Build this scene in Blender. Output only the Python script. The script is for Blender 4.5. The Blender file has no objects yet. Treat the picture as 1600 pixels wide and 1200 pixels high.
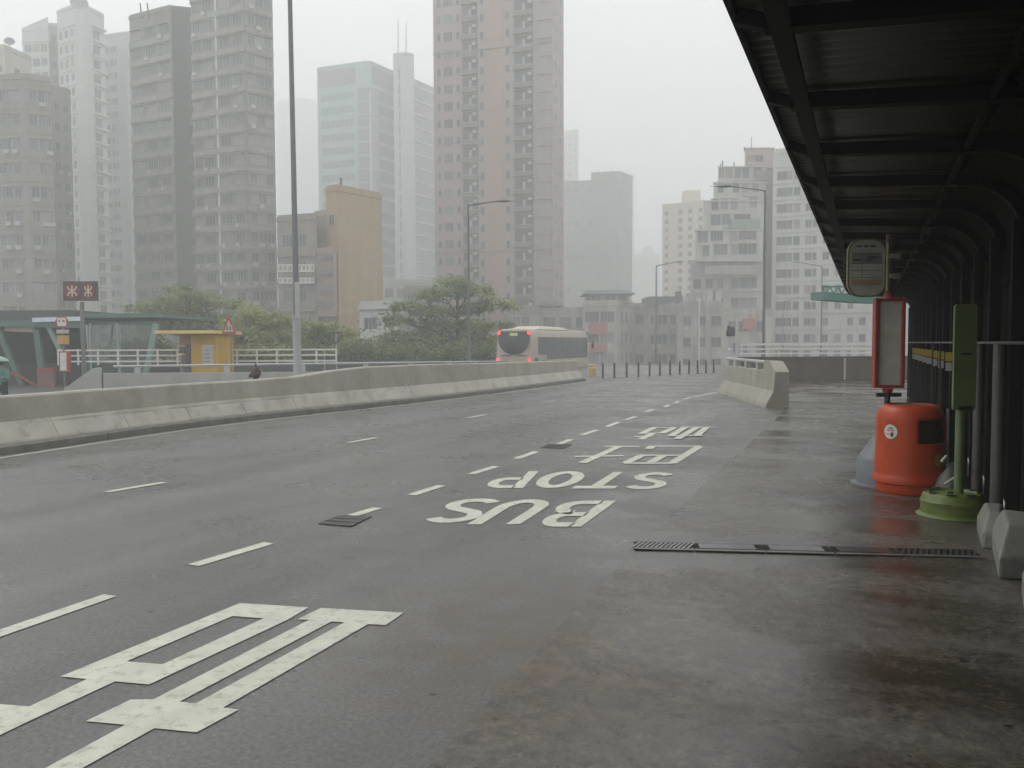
import bpy, bmesh, math, random
from mathutils import Vector, Matrix
random.seed(7)
PI = math.pi

# ------------------------------------------------------------------ camera, sky, light, exposure
sc = bpy.context.scene
col = sc.collection
F, HOR, EYE = 1300.0, 537.0, 1.65          # focal length and horizon in pixels of the 1600x1200 photo, eye height in m
PITCH = math.atan((600.0 - HOR) / F)
ROLL = -0.004
RM = Matrix.Rotation(PI / 2 - PITCH, 3, 'X') @ Matrix.Rotation(ROLL, 3, 'Z')
CAM = Vector((0, 0, EYE))
cd = bpy.data.cameras.new('camera'); cam = bpy.data.objects.new('camera', cd); col.objects.link(cam)
cam.matrix_world = Matrix.Translation(CAM) @ RM.to_4x4()
cd.sensor_width = 36.0; cd.lens = F / 1600.0 * 36.0; cd.clip_start = 0.05; cd.clip_end = 3000
sc.camera = cam
sc.render.engine = 'CYCLES'
sc.view_settings.view_transform = 'Standard'; sc.view_settings.look = 'None'
sc.view_settings.gamma = 1.0; sc.view_settings.exposure = 0.70
sc.cycles.use_denoising = True
sc.cycles.volume_bounces = 3; sc.cycles.max_bounces = 8; sc.cycles.transparent_max_bounces = 16
sc.cycles.sample_clamp_indirect = 6.0

SUN_EL, SUN_AZ = math.radians(52), math.radians(-60)
world = bpy.data.worlds.new('World'); sc.world = world; world.use_nodes = True
wn, wl = world.node_tree.nodes, world.node_tree.links
bg = wn['Background']
sky = wn.new('ShaderNodeTexSky'); sky.sky_type = 'NISHITA'; sky.sun_disc = False
sky.sun_elevation = SUN_EL; sky.sun_rotation = SUN_AZ
sky.air_density = 1.0; sky.dust_density = 8.0; sky.ozone_density = 1.0
hs = wn.new('ShaderNodeHueSaturation'); hs.inputs['Saturation'].default_value = 0.10
wl.new(sky.outputs[0], hs.inputs['Color'])
mxs = wn.new('ShaderNodeMix'); mxs.data_type = 'RGBA'; mxs.inputs[0].default_value = 0.72
wl.new(hs.outputs[0], mxs.inputs[6]); mxs.inputs[7].default_value = (7.72, 7.86, 7.98, 1)   # even grey cloud deck
wl.new(mxs.outputs[2], bg.inputs['Color']); bg.inputs['Strength'].default_value = 0.12
ld = bpy.data.lights.new('sun', 'SUN'); ld.energy = 0.6; ld.angle = math.radians(25); ld.color = (1, .98, .95)
sun = bpy.data.objects.new('sun', ld); col.objects.link(sun)
sd = Vector((math.sin(SUN_AZ) * math.cos(SUN_EL), math.cos(SUN_AZ) * math.cos(SUN_EL), math.sin(SUN_EL)))
sun.rotation_euler = sd.to_track_quat('Z', 'Y').to_euler(); sun.location = (0, 0, 30)

# ------------------------------------------------------------------ measuring helpers
def ray(px, py):
    return RM @ Vector(((px - 800) / F, -(py - 600) / F, -1.0))
def G(px, py, z=0.0):
    d = ray(px, py); t = (z - EYE) / d.z
    return Vector((CAM.x + d.x * t, CAM.y + d.y * t, z))
def P(px, py, Y):
    d = ray(px, py); t = Y / d.y
    return CAM + d * t
def proj(p):
    q = RM.transposed() @ (Vector(p) - CAM)
    if q.z >= -0.01: return None
    return (800 + F * q.x / -q.z, 600 - F * q.y / -q.z)
TH = math.atan((1355 - 800) / F)
UD = Vector((math.sin(TH), math.cos(TH), 0)); VD = Vector((math.cos(TH), -math.sin(TH), 0))
def UV(u, v, z=0.0):
    p = UD * u + VD * v; return Vector((p.x, p.y, z))

# ------------------------------------------------------------------ materials
MATS = {}
def mat(name, c, rough=0.7, var=0.12, scale=3.0, streak=0.0, metal=0.0, spec=0.5, bump=0.0, bscale=60.0,
        emit=None, es=1.0, stain=None, stain_amt=0.0, stain_scale=0.8, trans=0.0, alpha=1.0, coat=0.0):
    if name in MATS: return MATS[name]
    m = bpy.data.materials.new(name); m.use_nodes = True
    n, l = m.node_tree.nodes, m.node_tree.links
    b = n['Principled BSDF']
    tc = n.new('ShaderNodeTexCoord')
    b.inputs['Roughness'].default_value = rough; b.inputs['Metallic'].default_value = metal
    b.inputs['Specular IOR Level'].default_value = spec
    b.inputs['Coat Weight'].default_value = coat
    b.inputs['Transmission Weight'].default_value = trans; b.inputs['Alpha'].default_value = alpha
    nz = n.new('ShaderNodeTexNoise'); nz.inputs['Scale'].default_value = scale; nz.inputs['Detail'].default_value = 6
    l.new(tc.outputs['Object'], nz.inputs['Vector'])
    mp = n.new('ShaderNodeMapRange'); mp.inputs[1].default_value = .3; mp.inputs[2].default_value = .7
    mp.inputs[3].default_value = 1 - var; mp.inputs[4].default_value = 1 + var
    l.new(nz.outputs[0], mp.inputs[0])
    fac = mp.outputs[0]
    if streak > 0:
        mv = n.new('ShaderNodeMapping'); mv.inputs['Scale'].default_value = (1, 1, .05)
        l.new(tc.outputs['Object'], mv.inputs[0])
        n2 = n.new('ShaderNodeTexNoise'); n2.inputs['Scale'].default_value = 1.6; n2.inputs['Detail'].default_value = 5
        l.new(mv.outputs[0], n2.inputs['Vector'])
        m2 = n.new('ShaderNodeMapRange'); m2.inputs[1].default_value = .35; m2.inputs[2].default_value = .65
        m2.inputs[3].default_value = 1 - streak; m2.inputs[4].default_value = 1 + streak * .4
        l.new(n2.outputs[0], m2.inputs[0])
        mu = n.new('ShaderNodeMath'); mu.operation = 'MULTIPLY'; l.new(fac, mu.inputs[0]); l.new(m2.outputs[0], mu.inputs[1]); fac = mu.outputs[0]
    vm = n.new('ShaderNodeVectorMath'); vm.operation = 'SCALE'; vm.inputs[0].default_value = c
    l.new(fac, vm.inputs['Scale']); cur = vm.outputs[0]
    if stain:
        n3 = n.new('ShaderNodeTexNoise'); n3.inputs['Scale'].default_value = stain_scale; n3.inputs['Detail'].default_value = 8
        n3.inputs['Roughness'].default_value = .65
        l.new(tc.outputs['Object'], n3.inputs['Vector'])
        m3 = n.new('ShaderNodeMapRange'); m3.inputs[1].default_value = .52; m3.inputs[2].default_value = .68; m3.inputs[4].default_value = stain_amt
        l.new(n3.outputs[0], m3.inputs[0])
        mx = n.new('ShaderNodeMix'); mx.data_type = 'RGBA'; l.new(m3.outputs[0], mx.inputs[0]); l.new(cur, mx.inputs[6])
        mx.inputs[7].default_value = (*stain, 1); cur = mx.outputs[2]
    l.new(cur, b.inputs['Base Color'])
    if bump > 0:
        n4 = n.new('ShaderNodeTexNoise'); n4.inputs['Scale'].default_value = bscale; n4.inputs['Detail'].default_value = 4
        l.new(tc.outputs['Object'], n4.inputs['Vector'])
        bp = n.new('ShaderNodeBump'); bp.inputs['Strength'].default_value = bump; bp.inputs['Distance'].default_value = .02
        l.new(n4.outputs[0], bp.inputs['Height']); l.new(bp.outputs[0], b.inputs['Normal'])
    if emit:
        b.inputs['Emission Color'].default_value = (*emit, 1); b.inputs['Emission Strength'].default_value = es
    MATS[name] = m; return m

# ------------------------------------------------------------------ mesh collector
class MB:
    def __init__(s): s.v = []; s.f = []; s.mi = []; s.mats = []
    def _m(s, m):
        if m is None: return 0
        if m not in s.mats: s.mats.append(m)
        return s.mats.index(m)
    def add(s, vs, fs, m=None):
        o = len(s.v); s.v += [tuple(v) for v in vs]; k = s._m(m)
        for f in fs: s.f.append([o + i for i in f]); s.mi.append(k)
    def box(s, x0, x1, y0, y1, z0, z1, m=None):
        s.add([(x0,y0,z0),(x1,y0,z0),(x1,y1,z0),(x0,y1,z0),(x0,y0,z1),(x1,y0,z1),(x1,y1,z1),(x0,y1,z1)],
              [(0,3,2,1),(4,5,6,7),(0,1,5,4),(1,2,6,5),(2,3,7,6),(3,0,4,7)], m)
    def beam(s, a, b, w, h, m=None, up=(0,0,1)):
        a, b = Vector(a), Vector(b); d = (b - a).normalized(); up = Vector(up)
        if abs(d.dot(up)) > .98: up = Vector((1,0,0))
        r = d.cross(up).normalized(); t = r.cross(d).normalized()
        vs = []
        for p in (a, b):
            for sx, sz in ((-1,-1),(1,-1),(1,1),(-1,1)): vs.append(p + r * sx * w / 2 + t * sz * h / 2)
        s.add(vs, [(3,2,1,0),(4,5,6,7),(0,1,5,4),(1,2,6,5),(2,3,7,6),(3,0,4,7)], m)
    def tube(s, pts, r, m=None, n=10, caps=True):
        pts = [Vector(p) for p in pts]; rs = r if isinstance(r, (list, tuple)) else [r] * len(pts)
        vs, fs = [], []; ref = None
        for i, p in enumerate(pts):
            d = (pts[min(i+1, len(pts)-1)] - pts[max(i-1, 0)]).normalized()
            if ref is None:
                ref = Vector((1,0,0)) if abs(d.x) < .9 else Vector((0,1,0))
            a = d.cross(ref).normalized(); b = d.cross(a).normalized(); ref = b.cross(d) * 1.0
            ref = -a.cross(d) if False else ref
            for k in range(n):
                t = 2*PI*k/n; vs.append(p + (a*math.cos(t) + b*math.sin(t)) * rs[i])
            ref = Vector((1,0,0)) if abs(d.x) < .9 else Vector((0,1,0))
        for i in range(len(pts)-1):
            for k in range(n):
                k2 = (k+1) % n; fs.append((i*n+k, i*n+k2, (i+1)*n+k2, (i+1)*n+k))
        if caps: fs.append(tuple(range(n))[::-1]); fs.append(tuple((len(pts)-1)*n+k for k in range(n)))
        s.add(vs, fs, m)
    def lathe(s, prof, m=None, n=40, c=(0,0,0), skip=None, cap=True):
        vs, fs = [], []
        for r, z in prof:
            for k in range(n):
                t = 2*PI*k/n; vs.append((c[0]+r*math.cos(t), c[1]+r*math.sin(t), c[2]+z))
        for i in range(len(prof)-1):
            for k in range(n):
                if skip and skip(i, k): continue
                k2 = (k+1) % n; fs.append((i*n+k, i*n+k2, (i+1)*n+k2, (i+1)*n+k))
        if cap:
            fs.append(tuple(range(n))[::-1]); fs.append(tuple((len(prof)-1)*n+k for k in range(n)))
        s.add(vs, fs, m)
    def prism(s, pts, z0, z1, m=None):            # plan polygon (counter-clockwise), vertical sides
        n = len(pts); A = sum(pts[i][0]*pts[(i+1)%n][1]-pts[(i+1)%n][0]*pts[i][1] for i in range(n))
        if A < 0: pts = pts[::-1]
        z1s = z1 if isinstance(z1, (list, tuple)) else [z1]*n
        if A < 0: z1s = z1s[::-1]
        vs = [(p[0],p[1],z0) for p in pts] + [(p[0],p[1],z1s[i]) for i, p in enumerate(pts)]
        fs = [tuple(range(n))[::-1], tuple(range(n, 2*n))] + [(i,(i+1)%n,n+(i+1)%n,n+i) for i in range(n)]
        s.add(vs, fs, m)
    def plate(s, pts, org, ex, ey, t, m=None):    # 2-D outline pts in plane (ex,ey) at org, thickness t along ex x ey
        org, ex, ey = Vector(org), Vector(ex), Vector(ey); nz = ex.cross(ey).normalized(); n = len(pts)
        vs = [org + ex*p[0] + ey*p[1] for p in pts] + [org + ex*p[0] + ey*p[1] + nz*t for p in pts]
        fs = [tuple(range(n))[::-1], tuple(range(n,2*n))] + [(i,(i+1)%n,n+(i+1)%n,n+i) for i in range(n)]
        s.add(vs, fs, m)
    def mesh(s, name):
        me = bpy.data.meshes.new(name); me.from_pydata(s.v, [], s.f)
        for m in s.mats: me.materials.append(m)
        me.polygons.foreach_set('material_index', s.mi); me.update(); return me
    def build(s, name, m=None, parent=None, smooth=False, loc=None, rz=0, bevel=0):
        if m is not None and not s.mats: s.mats = [m]
        me = s.mesh(name)
        if smooth:
            me.polygons.foreach_set('use_smooth', [True]*len(me.polygons))
            try: me.set_sharp_from_angle(angle=math.radians(35))
            except Exception: pass
        o = bpy.data.objects.new(name, me); col.objects.link(o)
        if loc is not None: o.location = loc
        o.rotation_euler.z = rz
        if parent: o.parent = parent
        if bevel:
            b = o.modifiers.new('edge', 'BEVEL'); b.width = bevel; b.segments = 2; b.limit_method = 'ANGLE'
        return o
def tag(o, label=None, cat=None, group=None, kind=None):
    if label: o['label'] = label
    if cat: o['category'] = cat
    if group: o['group'] = group
    if kind: o['kind'] = kind
    return o
def empty(name, loc, label, cat, group=None, rz=0):
    o = bpy.data.objects.new(name, None); col.objects.link(o); o.location = loc; o.rotation_euler.z = rz
    o.empty_display_size = .3
    return tag(o, label, cat, group)
def copy_tree(o, parent=None):
    c = o.copy(); col.objects.link(c)
    if parent: c.parent = parent
    for ch in [x for x in bpy.data.objects if x.parent == o]: copy_tree(ch, c)
    return c
def circ(r, n=32, cx=0, cy=0, sx=1, sy=1):
    return [(cx+r*sx*math.cos(2*PI*i/n), cy+r*sy*math.sin(2*PI*i/n)) for i in range(n)]
def rrect(w, h, r, n=6, cx=0, cy=0):
    out = []
    for qx, qy, a0 in ((1,1,0),(-1,1,90),(-1,-1,180),(1,-1,270)):
        for i in range(n+1):
            a = math.radians(a0+90*i/n); out.append((cx+qx*(w/2-r)+r*math.cos(a), cy+qy*(h/2-r)+r*math.sin(a)))
    return out

# ------------------------------------------------------------------ ground, road, pavement
def wet_material(name, base, dark, stretch_dir=True, rough=(.22,.6), brown=None, slab=False):
    m = bpy.data.materials.new(name); m.use_nodes = True
    n, l = m.node_tree.nodes, m.node_tree.links; b = n['Principled BSDF']
    tc = n.new('ShaderNodeTexCoord')
    rot = n.new('ShaderNodeMapping'); rot.inputs['Rotation'].default_value = (0, 0, TH)
    l.new(tc.outputs['Object'], rot.inputs[0])                      # y now runs along the road
    st = n.new('ShaderNodeMapping'); st.inputs['Scale'].default_value = (.9, .07, 1) if stretch_dir else (.33, 1.25, 1)
    l.new(rot.outputs[0], st.inputs[0])
    big = n.new('ShaderNodeTexNoise'); big.inputs['Scale'].default_value = 1.0; big.inputs['Detail'].default_value = 5
    l.new(st.outputs[0], big.inputs['Vector'])
    blotch = n.new('ShaderNodeTexNoise'); blotch.inputs['Scale'].default_value = .7; blotch.inputs['Detail'].default_value = 7
    blotch.inputs['Roughness'].default_value = .6
    l.new(rot.outputs[0], blotch.inputs['Vector'])
    fine = n.new('ShaderNodeTexNoise'); fine.inputs['Scale'].default_value = 38; fine.inputs['Detail'].default_value = 5; fine.inputs['Roughness'].default_value = .7
    l.new(rot.outputs[0], fine.inputs['Vector'])
    r1 = n.new('ShaderNodeMapRange'); r1.inputs[1].default_value = .36; r1.inputs[2].default_value = .66
    l.new(big.outputs[0], r1.inputs[0])
    c1 = n.new('ShaderNodeMix'); c1.data_type = 'RGBA'; c1.inputs[6].default_value = (*dark, 1); c1.inputs[7].default_value = (*base, 1)
    l.new(r1.outputs[0], c1.inputs[0])
    cur = c1.outputs[2]
    fr = n.new('ShaderNodeMapRange'); fr.inputs[1].default_value = .3; fr.inputs[2].default_value = .7; fr.inputs[3].default_value = .55; fr.inputs[4].default_value = 1.45
    l.new(fine.outputs[0], fr.inputs[0])
    sc1 = n.new('ShaderNodeVectorMath'); sc1.operation = 'SCALE'; l.new(cur, sc1.inputs[0]); l.new(fr.outputs[0], sc1.inputs['Scale']); cur = sc1.outputs[0]
    if brown:
        mudn = n.new('ShaderNodeTexNoise'); mudn.inputs['Scale'].default_value = 4.5; mudn.inputs['Detail'].default_value = 9; mudn.inputs['Roughness'].default_value = .7
        l.new(rot.outputs[0], mudn.inputs['Vector'])                # muddy sediment lying along the slab joint
        sp = n.new('ShaderNodeVectorMath'); sp.operation = 'DISTANCE'; l.new(tc.outputs['Object'], sp.inputs[0]); sp.inputs[1].default_value = tuple(brown[0])
        dm = n.new('ShaderNodeMapRange'); dm.inputs[1].default_value = brown[1]; dm.inputs[2].default_value = 0.2; dm.inputs[3].default_value = 0; dm.inputs[4].default_value = 1
        l.new(sp.outputs['Value'], dm.inputs[0])
        bn = n.new('ShaderNodeMapRange'); bn.inputs[1].default_value = .38; bn.inputs[2].default_value = .60
        l.new(mudn.outputs[0], bn.inputs[0])
        mu = n.new('ShaderNodeMath'); mu.operation = 'MULTIPLY'; l.new(dm.outputs[0], mu.inputs[0]); l.new(bn.outputs[0], mu.inputs[1])
        mb = n.new('ShaderNodeMix'); mb.data_type = 'RGBA'; l.new(mu.outputs[0], mb.inputs[0]); l.new(cur, mb.inputs[6]); mb.inputs[7].default_value = (*brown[2], 1)
        sc2 = n.new('ShaderNodeVectorMath'); sc2.operation = 'SCALE'; l.new(mb.outputs[2], sc2.inputs[0]); l.new(fr.outputs[0], sc2.inputs['Scale'])
        cur = mb.outputs[2]
    if slab:                                                        # coarse exposed aggregate with dirt between
        ag = n.new('ShaderNodeTexNoise'); ag.inputs['Scale'].default_value = 11; ag.inputs['Detail'].default_value = 9; ag.inputs['Roughness'].default_value = .72
        l.new(rot.outputs[0], ag.inputs['Vector'])
        ar = n.new('ShaderNodeMapRange'); ar.inputs[1].default_value = .36; ar.inputs[2].default_value = .64; ar.inputs[3].default_value = .55; ar.inputs[4].default_value = 1.4
        l.new(ag.outputs[0], ar.inputs[0])
        sa_ = n.new('ShaderNodeVectorMath'); sa_.operation = 'SCALE'; l.new(cur, sa_.inputs[0]); l.new(ar.outputs[0], sa_.inputs['Scale']); cur = sa_.outputs[0]
    # small dark specks (grit, gum)
    vo = n.new('ShaderNodeTexVoronoi'); vo.inputs['Scale'].default_value = 2.3; l.new(rot.outputs[0], vo.inputs['Vector'])
    vr = n.new('ShaderNodeMapRange'); vr.inputs[1].default_value = .03; vr.inputs[2].default_value = .055; vr.inputs[3].default_value = .25; vr.inputs[4].default_value = 1
    l.new(vo.outputs['Distance'], vr.inputs[0])
    sc3 = n.new('ShaderNodeVectorMath'); sc3.operation = 'SCALE'; l.new(cur, sc3.inputs[0]); l.new(vr.outputs[0], sc3.inputs['Scale']); cur = sc3.outputs[0]
    l.new(cur, b.inputs['Base Color'])
    rr = n.new('ShaderNodeMapRange'); rr.inputs[1].default_value = .40; rr.inputs[2].default_value = .60
    rr.inputs[3].default_value = rough[0]; rr.inputs[4].default_value = rough[1]
    l.new((big if slab else blotch).outputs[0], rr.inputs[0]); 
    if slab:
        ad = n.new('ShaderNodeMath'); ad.operation = 'ADD'; l.new(big.outputs[0], ad.inputs[0]); l.new(blotch.outputs[0], ad.inputs[1])
        hv = n.new('ShaderNodeMath'); hv.operation = 'MULTIPLY'; hv.inputs[1].default_value = .5; l.new(ad.outputs[0], hv.inputs[0]); l.new(hv.outputs[0], rr.inputs[0])
        rr.inputs[1].default_value = .44; rr.inputs[2].default_value = .56
    l.new(rr.outputs[0], b.inputs['Roughness'])
    bp = n.new('ShaderNodeBump'); bp.inputs['Distance'].default_value = .006
    bs = n.new('ShaderNodeMapRange'); bs.inputs[1].default_value = rough[0]; bs.inputs[2].default_value = rough[1]; bs.inputs[3].default_value = .28; bs.inputs[4].default_value = .7
    l.new(rr.outputs[0], bs.inputs[0]); l.new(bs.outputs[0], bp.inputs['Strength'])
    if slab:
        hm_ = n.new('ShaderNodeMath'); hm_.operation = 'MULTIPLY_ADD'; hm_.inputs[1].default_value = 1.0; l.new(ag.outputs[0], hm_.inputs[0]); l.new(fine.outputs[0], hm_.inputs[2])
        l.new(hm_.outputs[0], bp.inputs['Height'])
    else: l.new(fine.outputs[0], bp.inputs['Height'])
    l.new(bp.outputs[0], b.inputs['Normal'])
    b.inputs['Specular IOR Level'].default_value = .5
    return m

ASPHALT = wet_material('wet_asphalt', (.130,.129,.120), (.088,.087,.081), True, (.26,.48), brown=(G(790,1000), 1.5, (.112,.088,.066)))
CONC_WET = wet_material('wet_concrete_slab', (.122,.112,.094), (.042,.034,.025), False, (.11,.36), brown=(G(860,1010), 1.7, (.105,.076,.050)), slab=True)
SIDE = mat('side_road_asphalt', (.06,.06,.06), .45, .2, 1.0)
EARTH = mat('lower_ground', (.10,.10,.095), .6, .2, .3)

def sheet(name, pts, m, z=None):
    mb = MB(); vs = [Vector((p[0], p[1], p[2] if z is None else z)) for p in pts]
    A = sum(vs[i].x*vs[(i+1)%len(vs)].y-vs[(i+1)%len(vs)].x*vs[i].y for i in range(len(vs)))
    if A < 0: vs = vs[::-1]
    mb.add(vs, [tuple(range(len(vs)))], m); o = mb.build(name); return o
g = MB(); g.add([(-450,-100,-6),(450,-100,-6),(450,700,-6),(-450,700,-6)], [(0,1,2,3)], EARTH); tag(g.build('ground'), kind='structure')

foot = [(0,712),(140,691),(280,671),(420,654),(500,645.5),(560,639),(660,628),(760,616),(860,603),(915,595.5)]
fw = [G(*p) for p in foot]
d0 = (fw[0]-fw[3]).normalized()
fw = [fw[0] + d0*16] + fw
def deck_poly():
    left = []
    for i, p in enumerate(fw):
        d = (fw[min(i+1,len(fw)-1)] - fw[max(i-1,0)]).normalized(); left.append(p + Vector((-d.y, d.x, 0))*.5)
    return left
lft = deck_poly()
road_pts = [(p.x,p.y,0) for p in lft] + [tuple(G(905,585)), tuple(G(895,572)), tuple(G(1250,571)), tuple(UV(75,12)), tuple(UV(60,40)), tuple(UV(-14,14))]
rb = bmesh.new(); vs = [rb.verts.new(p) for p in road_pts]; rb.faces.new(vs); bmesh.ops.triangulate(rb, faces=rb.faces[:])
bmesh.ops.recalc_face_normals(rb, faces=rb.faces[:])
if sum(f.normal.z for f in rb.faces) < 0: bmesh.ops.reverse_faces(rb, faces=rb.faces[:])
me = bpy.data.meshes.new('road'); rb.to_mesh(me); rb.free(); me.materials.append(ASPHALT)
ro = bpy.data.objects.new('road', me); col.objects.link(ro); tag(ro, kind='structure')
g = MB(); g.add([(-90,3,-.45),(24,3,-.45),(24,80,-.45),(-90,80,-.45)], [(0,1,2,3)], SIDE); tag(g.build('side_road'), kind='structure')
seam = [(640,1230),(745,1115),(860,992),(1000,850),(1105,752),(1212,655),(1224,641)]
sw = [G(x,y,.004) for x,y in seam]
sw = [sw[0] - UD*9] + sw
pav = sw + [G(1226,618,.004), G(1226,597,.004), G(1700,594,.004), UV(30,9,.004), UV(-12,9,.004)]
rb = bmesh.new(); vs = [rb.verts.new(p) for p in pav]; rb.faces.new(vs); bmesh.ops.triangulate(rb, faces=rb.faces[:])
for f in rb.faces:
    f.normal_update()
    if f.normal.z < 0: f.normal_flip()
me = bpy.data.meshes.new('pavement'); rb.to_mesh(me); rb.free(); me.materials.append(CONC_WET)
po = bpy.data.objects.new('pavement', me); col.objects.link(po); tag(po, kind='structure')
# ------------------------------------------------------------------ painted markings
PAINT = mat('road_paint', (.54,.55,.46), .45, .10, 5, stain=(.27,.27,.24), stain_amt=.75, stain_scale=14, bump=.3, bscale=140)
def flat(mb, pts, z=.005):
    vs = [Vector((p.x,p.y,z)) for p in pts]; n = len(vs)
    A = sum(vs[i].x*vs[(i+1)%n].y-vs[(i+1)%n].x*vs[i].y for i in range(n))
    if A < 0: vs = vs[::-1]
    mb.add(vs, [tuple(range(n))], PAINT)
def dash(a, b, w):
    A, B = G(*a), G(*b); d = (B-A).normalized(); s_ = Vector((d.y,-d.x,0))*w/2
    mb = MB(); flat(mb, [A-s_, A+s_, B+s_, B-s_]); tag(mb.build('lane_dash'), kind='structure', group='white dashes between lanes')
for a, b in [((-120,1032),(172,931)),((302,884),(420,849)),((550,806),(590,794)),((643,774),(690,759)),((736,741),(775,729)),
             ((807,717),(838,706)),((866,697),(892,687)),((909,680),(933,672)),((948,667),(966,660)),((978,656),(994,651)),
             ((1008,644),(1022,640)),((1038,636),(1046,633)),((1054,630),(1062,627)),((1068,624),(1080,621)),((1086,620),(1122,613))]:
    dash(a, b, .115)
for a, b in [((167,769),(257,754)),((544,692),(588,684)),((731,653),(760,648)),((848,628),(866,626)),((974,609),(1000,608))]:
    dash(a, b, .10)
g = MB()
for i in range(len(fw)-1):
    qs = []
    for p, k in ((fw[i], i), (fw[i+1], i+1)):
        d = (fw[min(k+1,len(fw)-1)] - fw[max(k-1,0)]).normalized(); r = Vector((d.y,-d.x,0)); qs.append((p+r*.20, p+r*.30))
    flat(g, [qs[0][0], qs[0][1], qs[1][1], qs[1][0]])
tag(g.build('edge_line'), kind='structure')

def z3(x, y): return (600 + x/2.857, 640 + y/2.857)
def letter(mb, cell, strokes, W=.55, t=.15):
    # cell: TL, TR, BL, BR of the glyph as its reader sees it, in picture pixels -> ground
    TL, TR, BL, BR = [G(*z3(*c)) for c in cell]
    def M(x, y): return (BL*(1-x)+BR*x)*(1-y) + (TL*(1-x)+TR*x)*y
    for st in strokes:
        closed = st[0] == 'c'; pts = [Vector((p[0]*W, p[1], 0)) for p in (st[1:] if closed else st)]
        n = len(pts); L, R = [], []
        for i, p in enumerate(pts):
            if closed: a, b = pts[(i-1)%n], pts[(i+1)%n]
            else: a, b = pts[max(i-1,0)], pts[min(i+1,n-1)]
            d = (b-a).normalized(); nn = Vector((-d.y, d.x, 0))*t/2
            L.append(p+nn); R.append(p-nn)
        rng = range(n) if closed else range(n-1)
        for i in rng:
            j = (i+1) % n
            flat(mb, [M(q.x/W, q.y) for q in (L[i], R[i], R[j], L[j])])
def arc(cx, cy, rx, ry, a0, a1, n=10):
    return [(cx+rx*math.cos(math.radians(a0+(a1-a0)*i/n)), cy+ry*math.sin(math.radians(a0+(a1-a0)*i/n))) for i in range(n+1)]
gB = [[(.14,.0),(.14,1.0)], [(.24,.925),(.55,.925)]+arc(.58,.74,.27,.185,90,-90,8)+[(.24,.55)],
      [(.55,.475),(.62,.475)]+arc(.62,.28,.25,.2,90,-90,8)+[(.24,.075)]]
gU = [[(.13,1.0),(.13,.40)]+arc(.5,.36,.37,.28,180,360,12)[1:]+[(.87,1.0)]]
gS = [arc(.52,.74,.36,.185,25,200,9)+[(.24,.60),(.48,.51),(.72,.43)]+arc(.48,.27,.37,.20,25,-155,9)[0:]]
gO = [['c']+arc(.5,.5,.37,.42,0,345,23)]
gP = [[(.14,.0),(.14,1.0)], [(.24,.925),(.55,.925)]+arc(.58,.70,.28,.225,90,-90,8)+[(.24,.475)]]
gT = [[(0,.925),(1,.925)], [(.5,.85),(.5,.0)]]
mb = MB()
letter(mb, ((880,525),(672,525),(1040,408),(806,408)), gB)
letter(mb, ((605,514),(372,514),(778,402),(556,402)), gU)
letter(mb, ((395,508),(150,507),(545,399),(318,399)), gS)
tag(mb.build('road_lettering'), kind='structure')
mb = MB()
letter(mb, ((1250,357),(1058,357),(1305,282),(1135,282)), gS)
letter(mb, ((1030,354),(833,354),(1122,280),(970,280)), gT)
letter(mb, ((838,352),(640,352),(925,276),(740,276)), gO)
letter(mb, ((620,352),(436,352),(692,276),(530,276)), gP)
tag(mb.build('road_lettering'), kind='structure')
def strokes(segs, org, s):
    mb = MB()
    for (x0,y0,x1,y1,w) in segs:
        A = G(org[0]+x0/s, org[1]+y0/s); B = G(org[0]+x1/s, org[1]+y1/s); d = (B-A).normalized(); r = Vector((d.y,-d.x,0))*w/2
        flat(mb, [A-r, A+r, B+r, B-r], .005 + .0009*len(mb.f))
    tag(mb.build('road_lettering'), kind='structure')
w1, w2 = .13, .13
strokes([(985,165,1140,165,w2),(850,211,1070,207,w2),(885,240,1048,166,w1)], (600,640), 2.857)
strokes([(1195,165,1415,164,w2),(1408,166,1285,241,w1),(1070,241,1290,241,w2),(1140,206,1345,206,w2),(1080,240,1150,207,w1),(1190,239,1245,208,w1),(1200,165,1180,178,w1)], (600,640), 2.857)
strokes([(1115,993,1265,993,w2),(1125,995,1045,1033,w1),(1050,1030,1185,1028,w2),(1255,995,1175,1030,w1),(1005,1052,1125,1050,w2),(1120,1032,1045,1069,w1),
         (1290,993,1505,993,w2),(1395,995,1270,1067,w1),(1320,995,1235,1047,w1),(1455,995,1395,1047,w1),(1215,1048,1432,1046,w2)], (740,420), 4.0)
def z4(x, y): return (x/2.4242, 880 + y/2.4242)
big = [[(908,154),(1168,170),(1090,217),(998,212),(880,203)], [(908,154),(880,203),(480,375),(228,433)], [(480,375),(615,386),(565,463),(228,433)],
       [(998,212),(1090,217),(565,463),(615,386)], [(330,442),(435,452),(110,602),(-300,800),(-300,735),(0,600),(112,546)], [(-300,515),(112,546),(0,600),(-300,735)],
       [(1215,172),(1530,190),(1460,238),(1128,215)], [(1170,218),(1255,224),(680,528),(582,519)], [(1305,227),(1395,233),(845,551),(742,535)],
       [(495,520),(582,519),(680,528),(742,535),(845,551),(905,558),(745,645),(585,629),(475,616),(325,602)], [(475,616),(585,629),(320,776),(160,870),(20,870),(180,776)]]
mb = MB()
for q in big: flat(mb, [G(*z4(*p)) for p in q])
tag(mb.build('road_lettering'), kind='structure')

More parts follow.
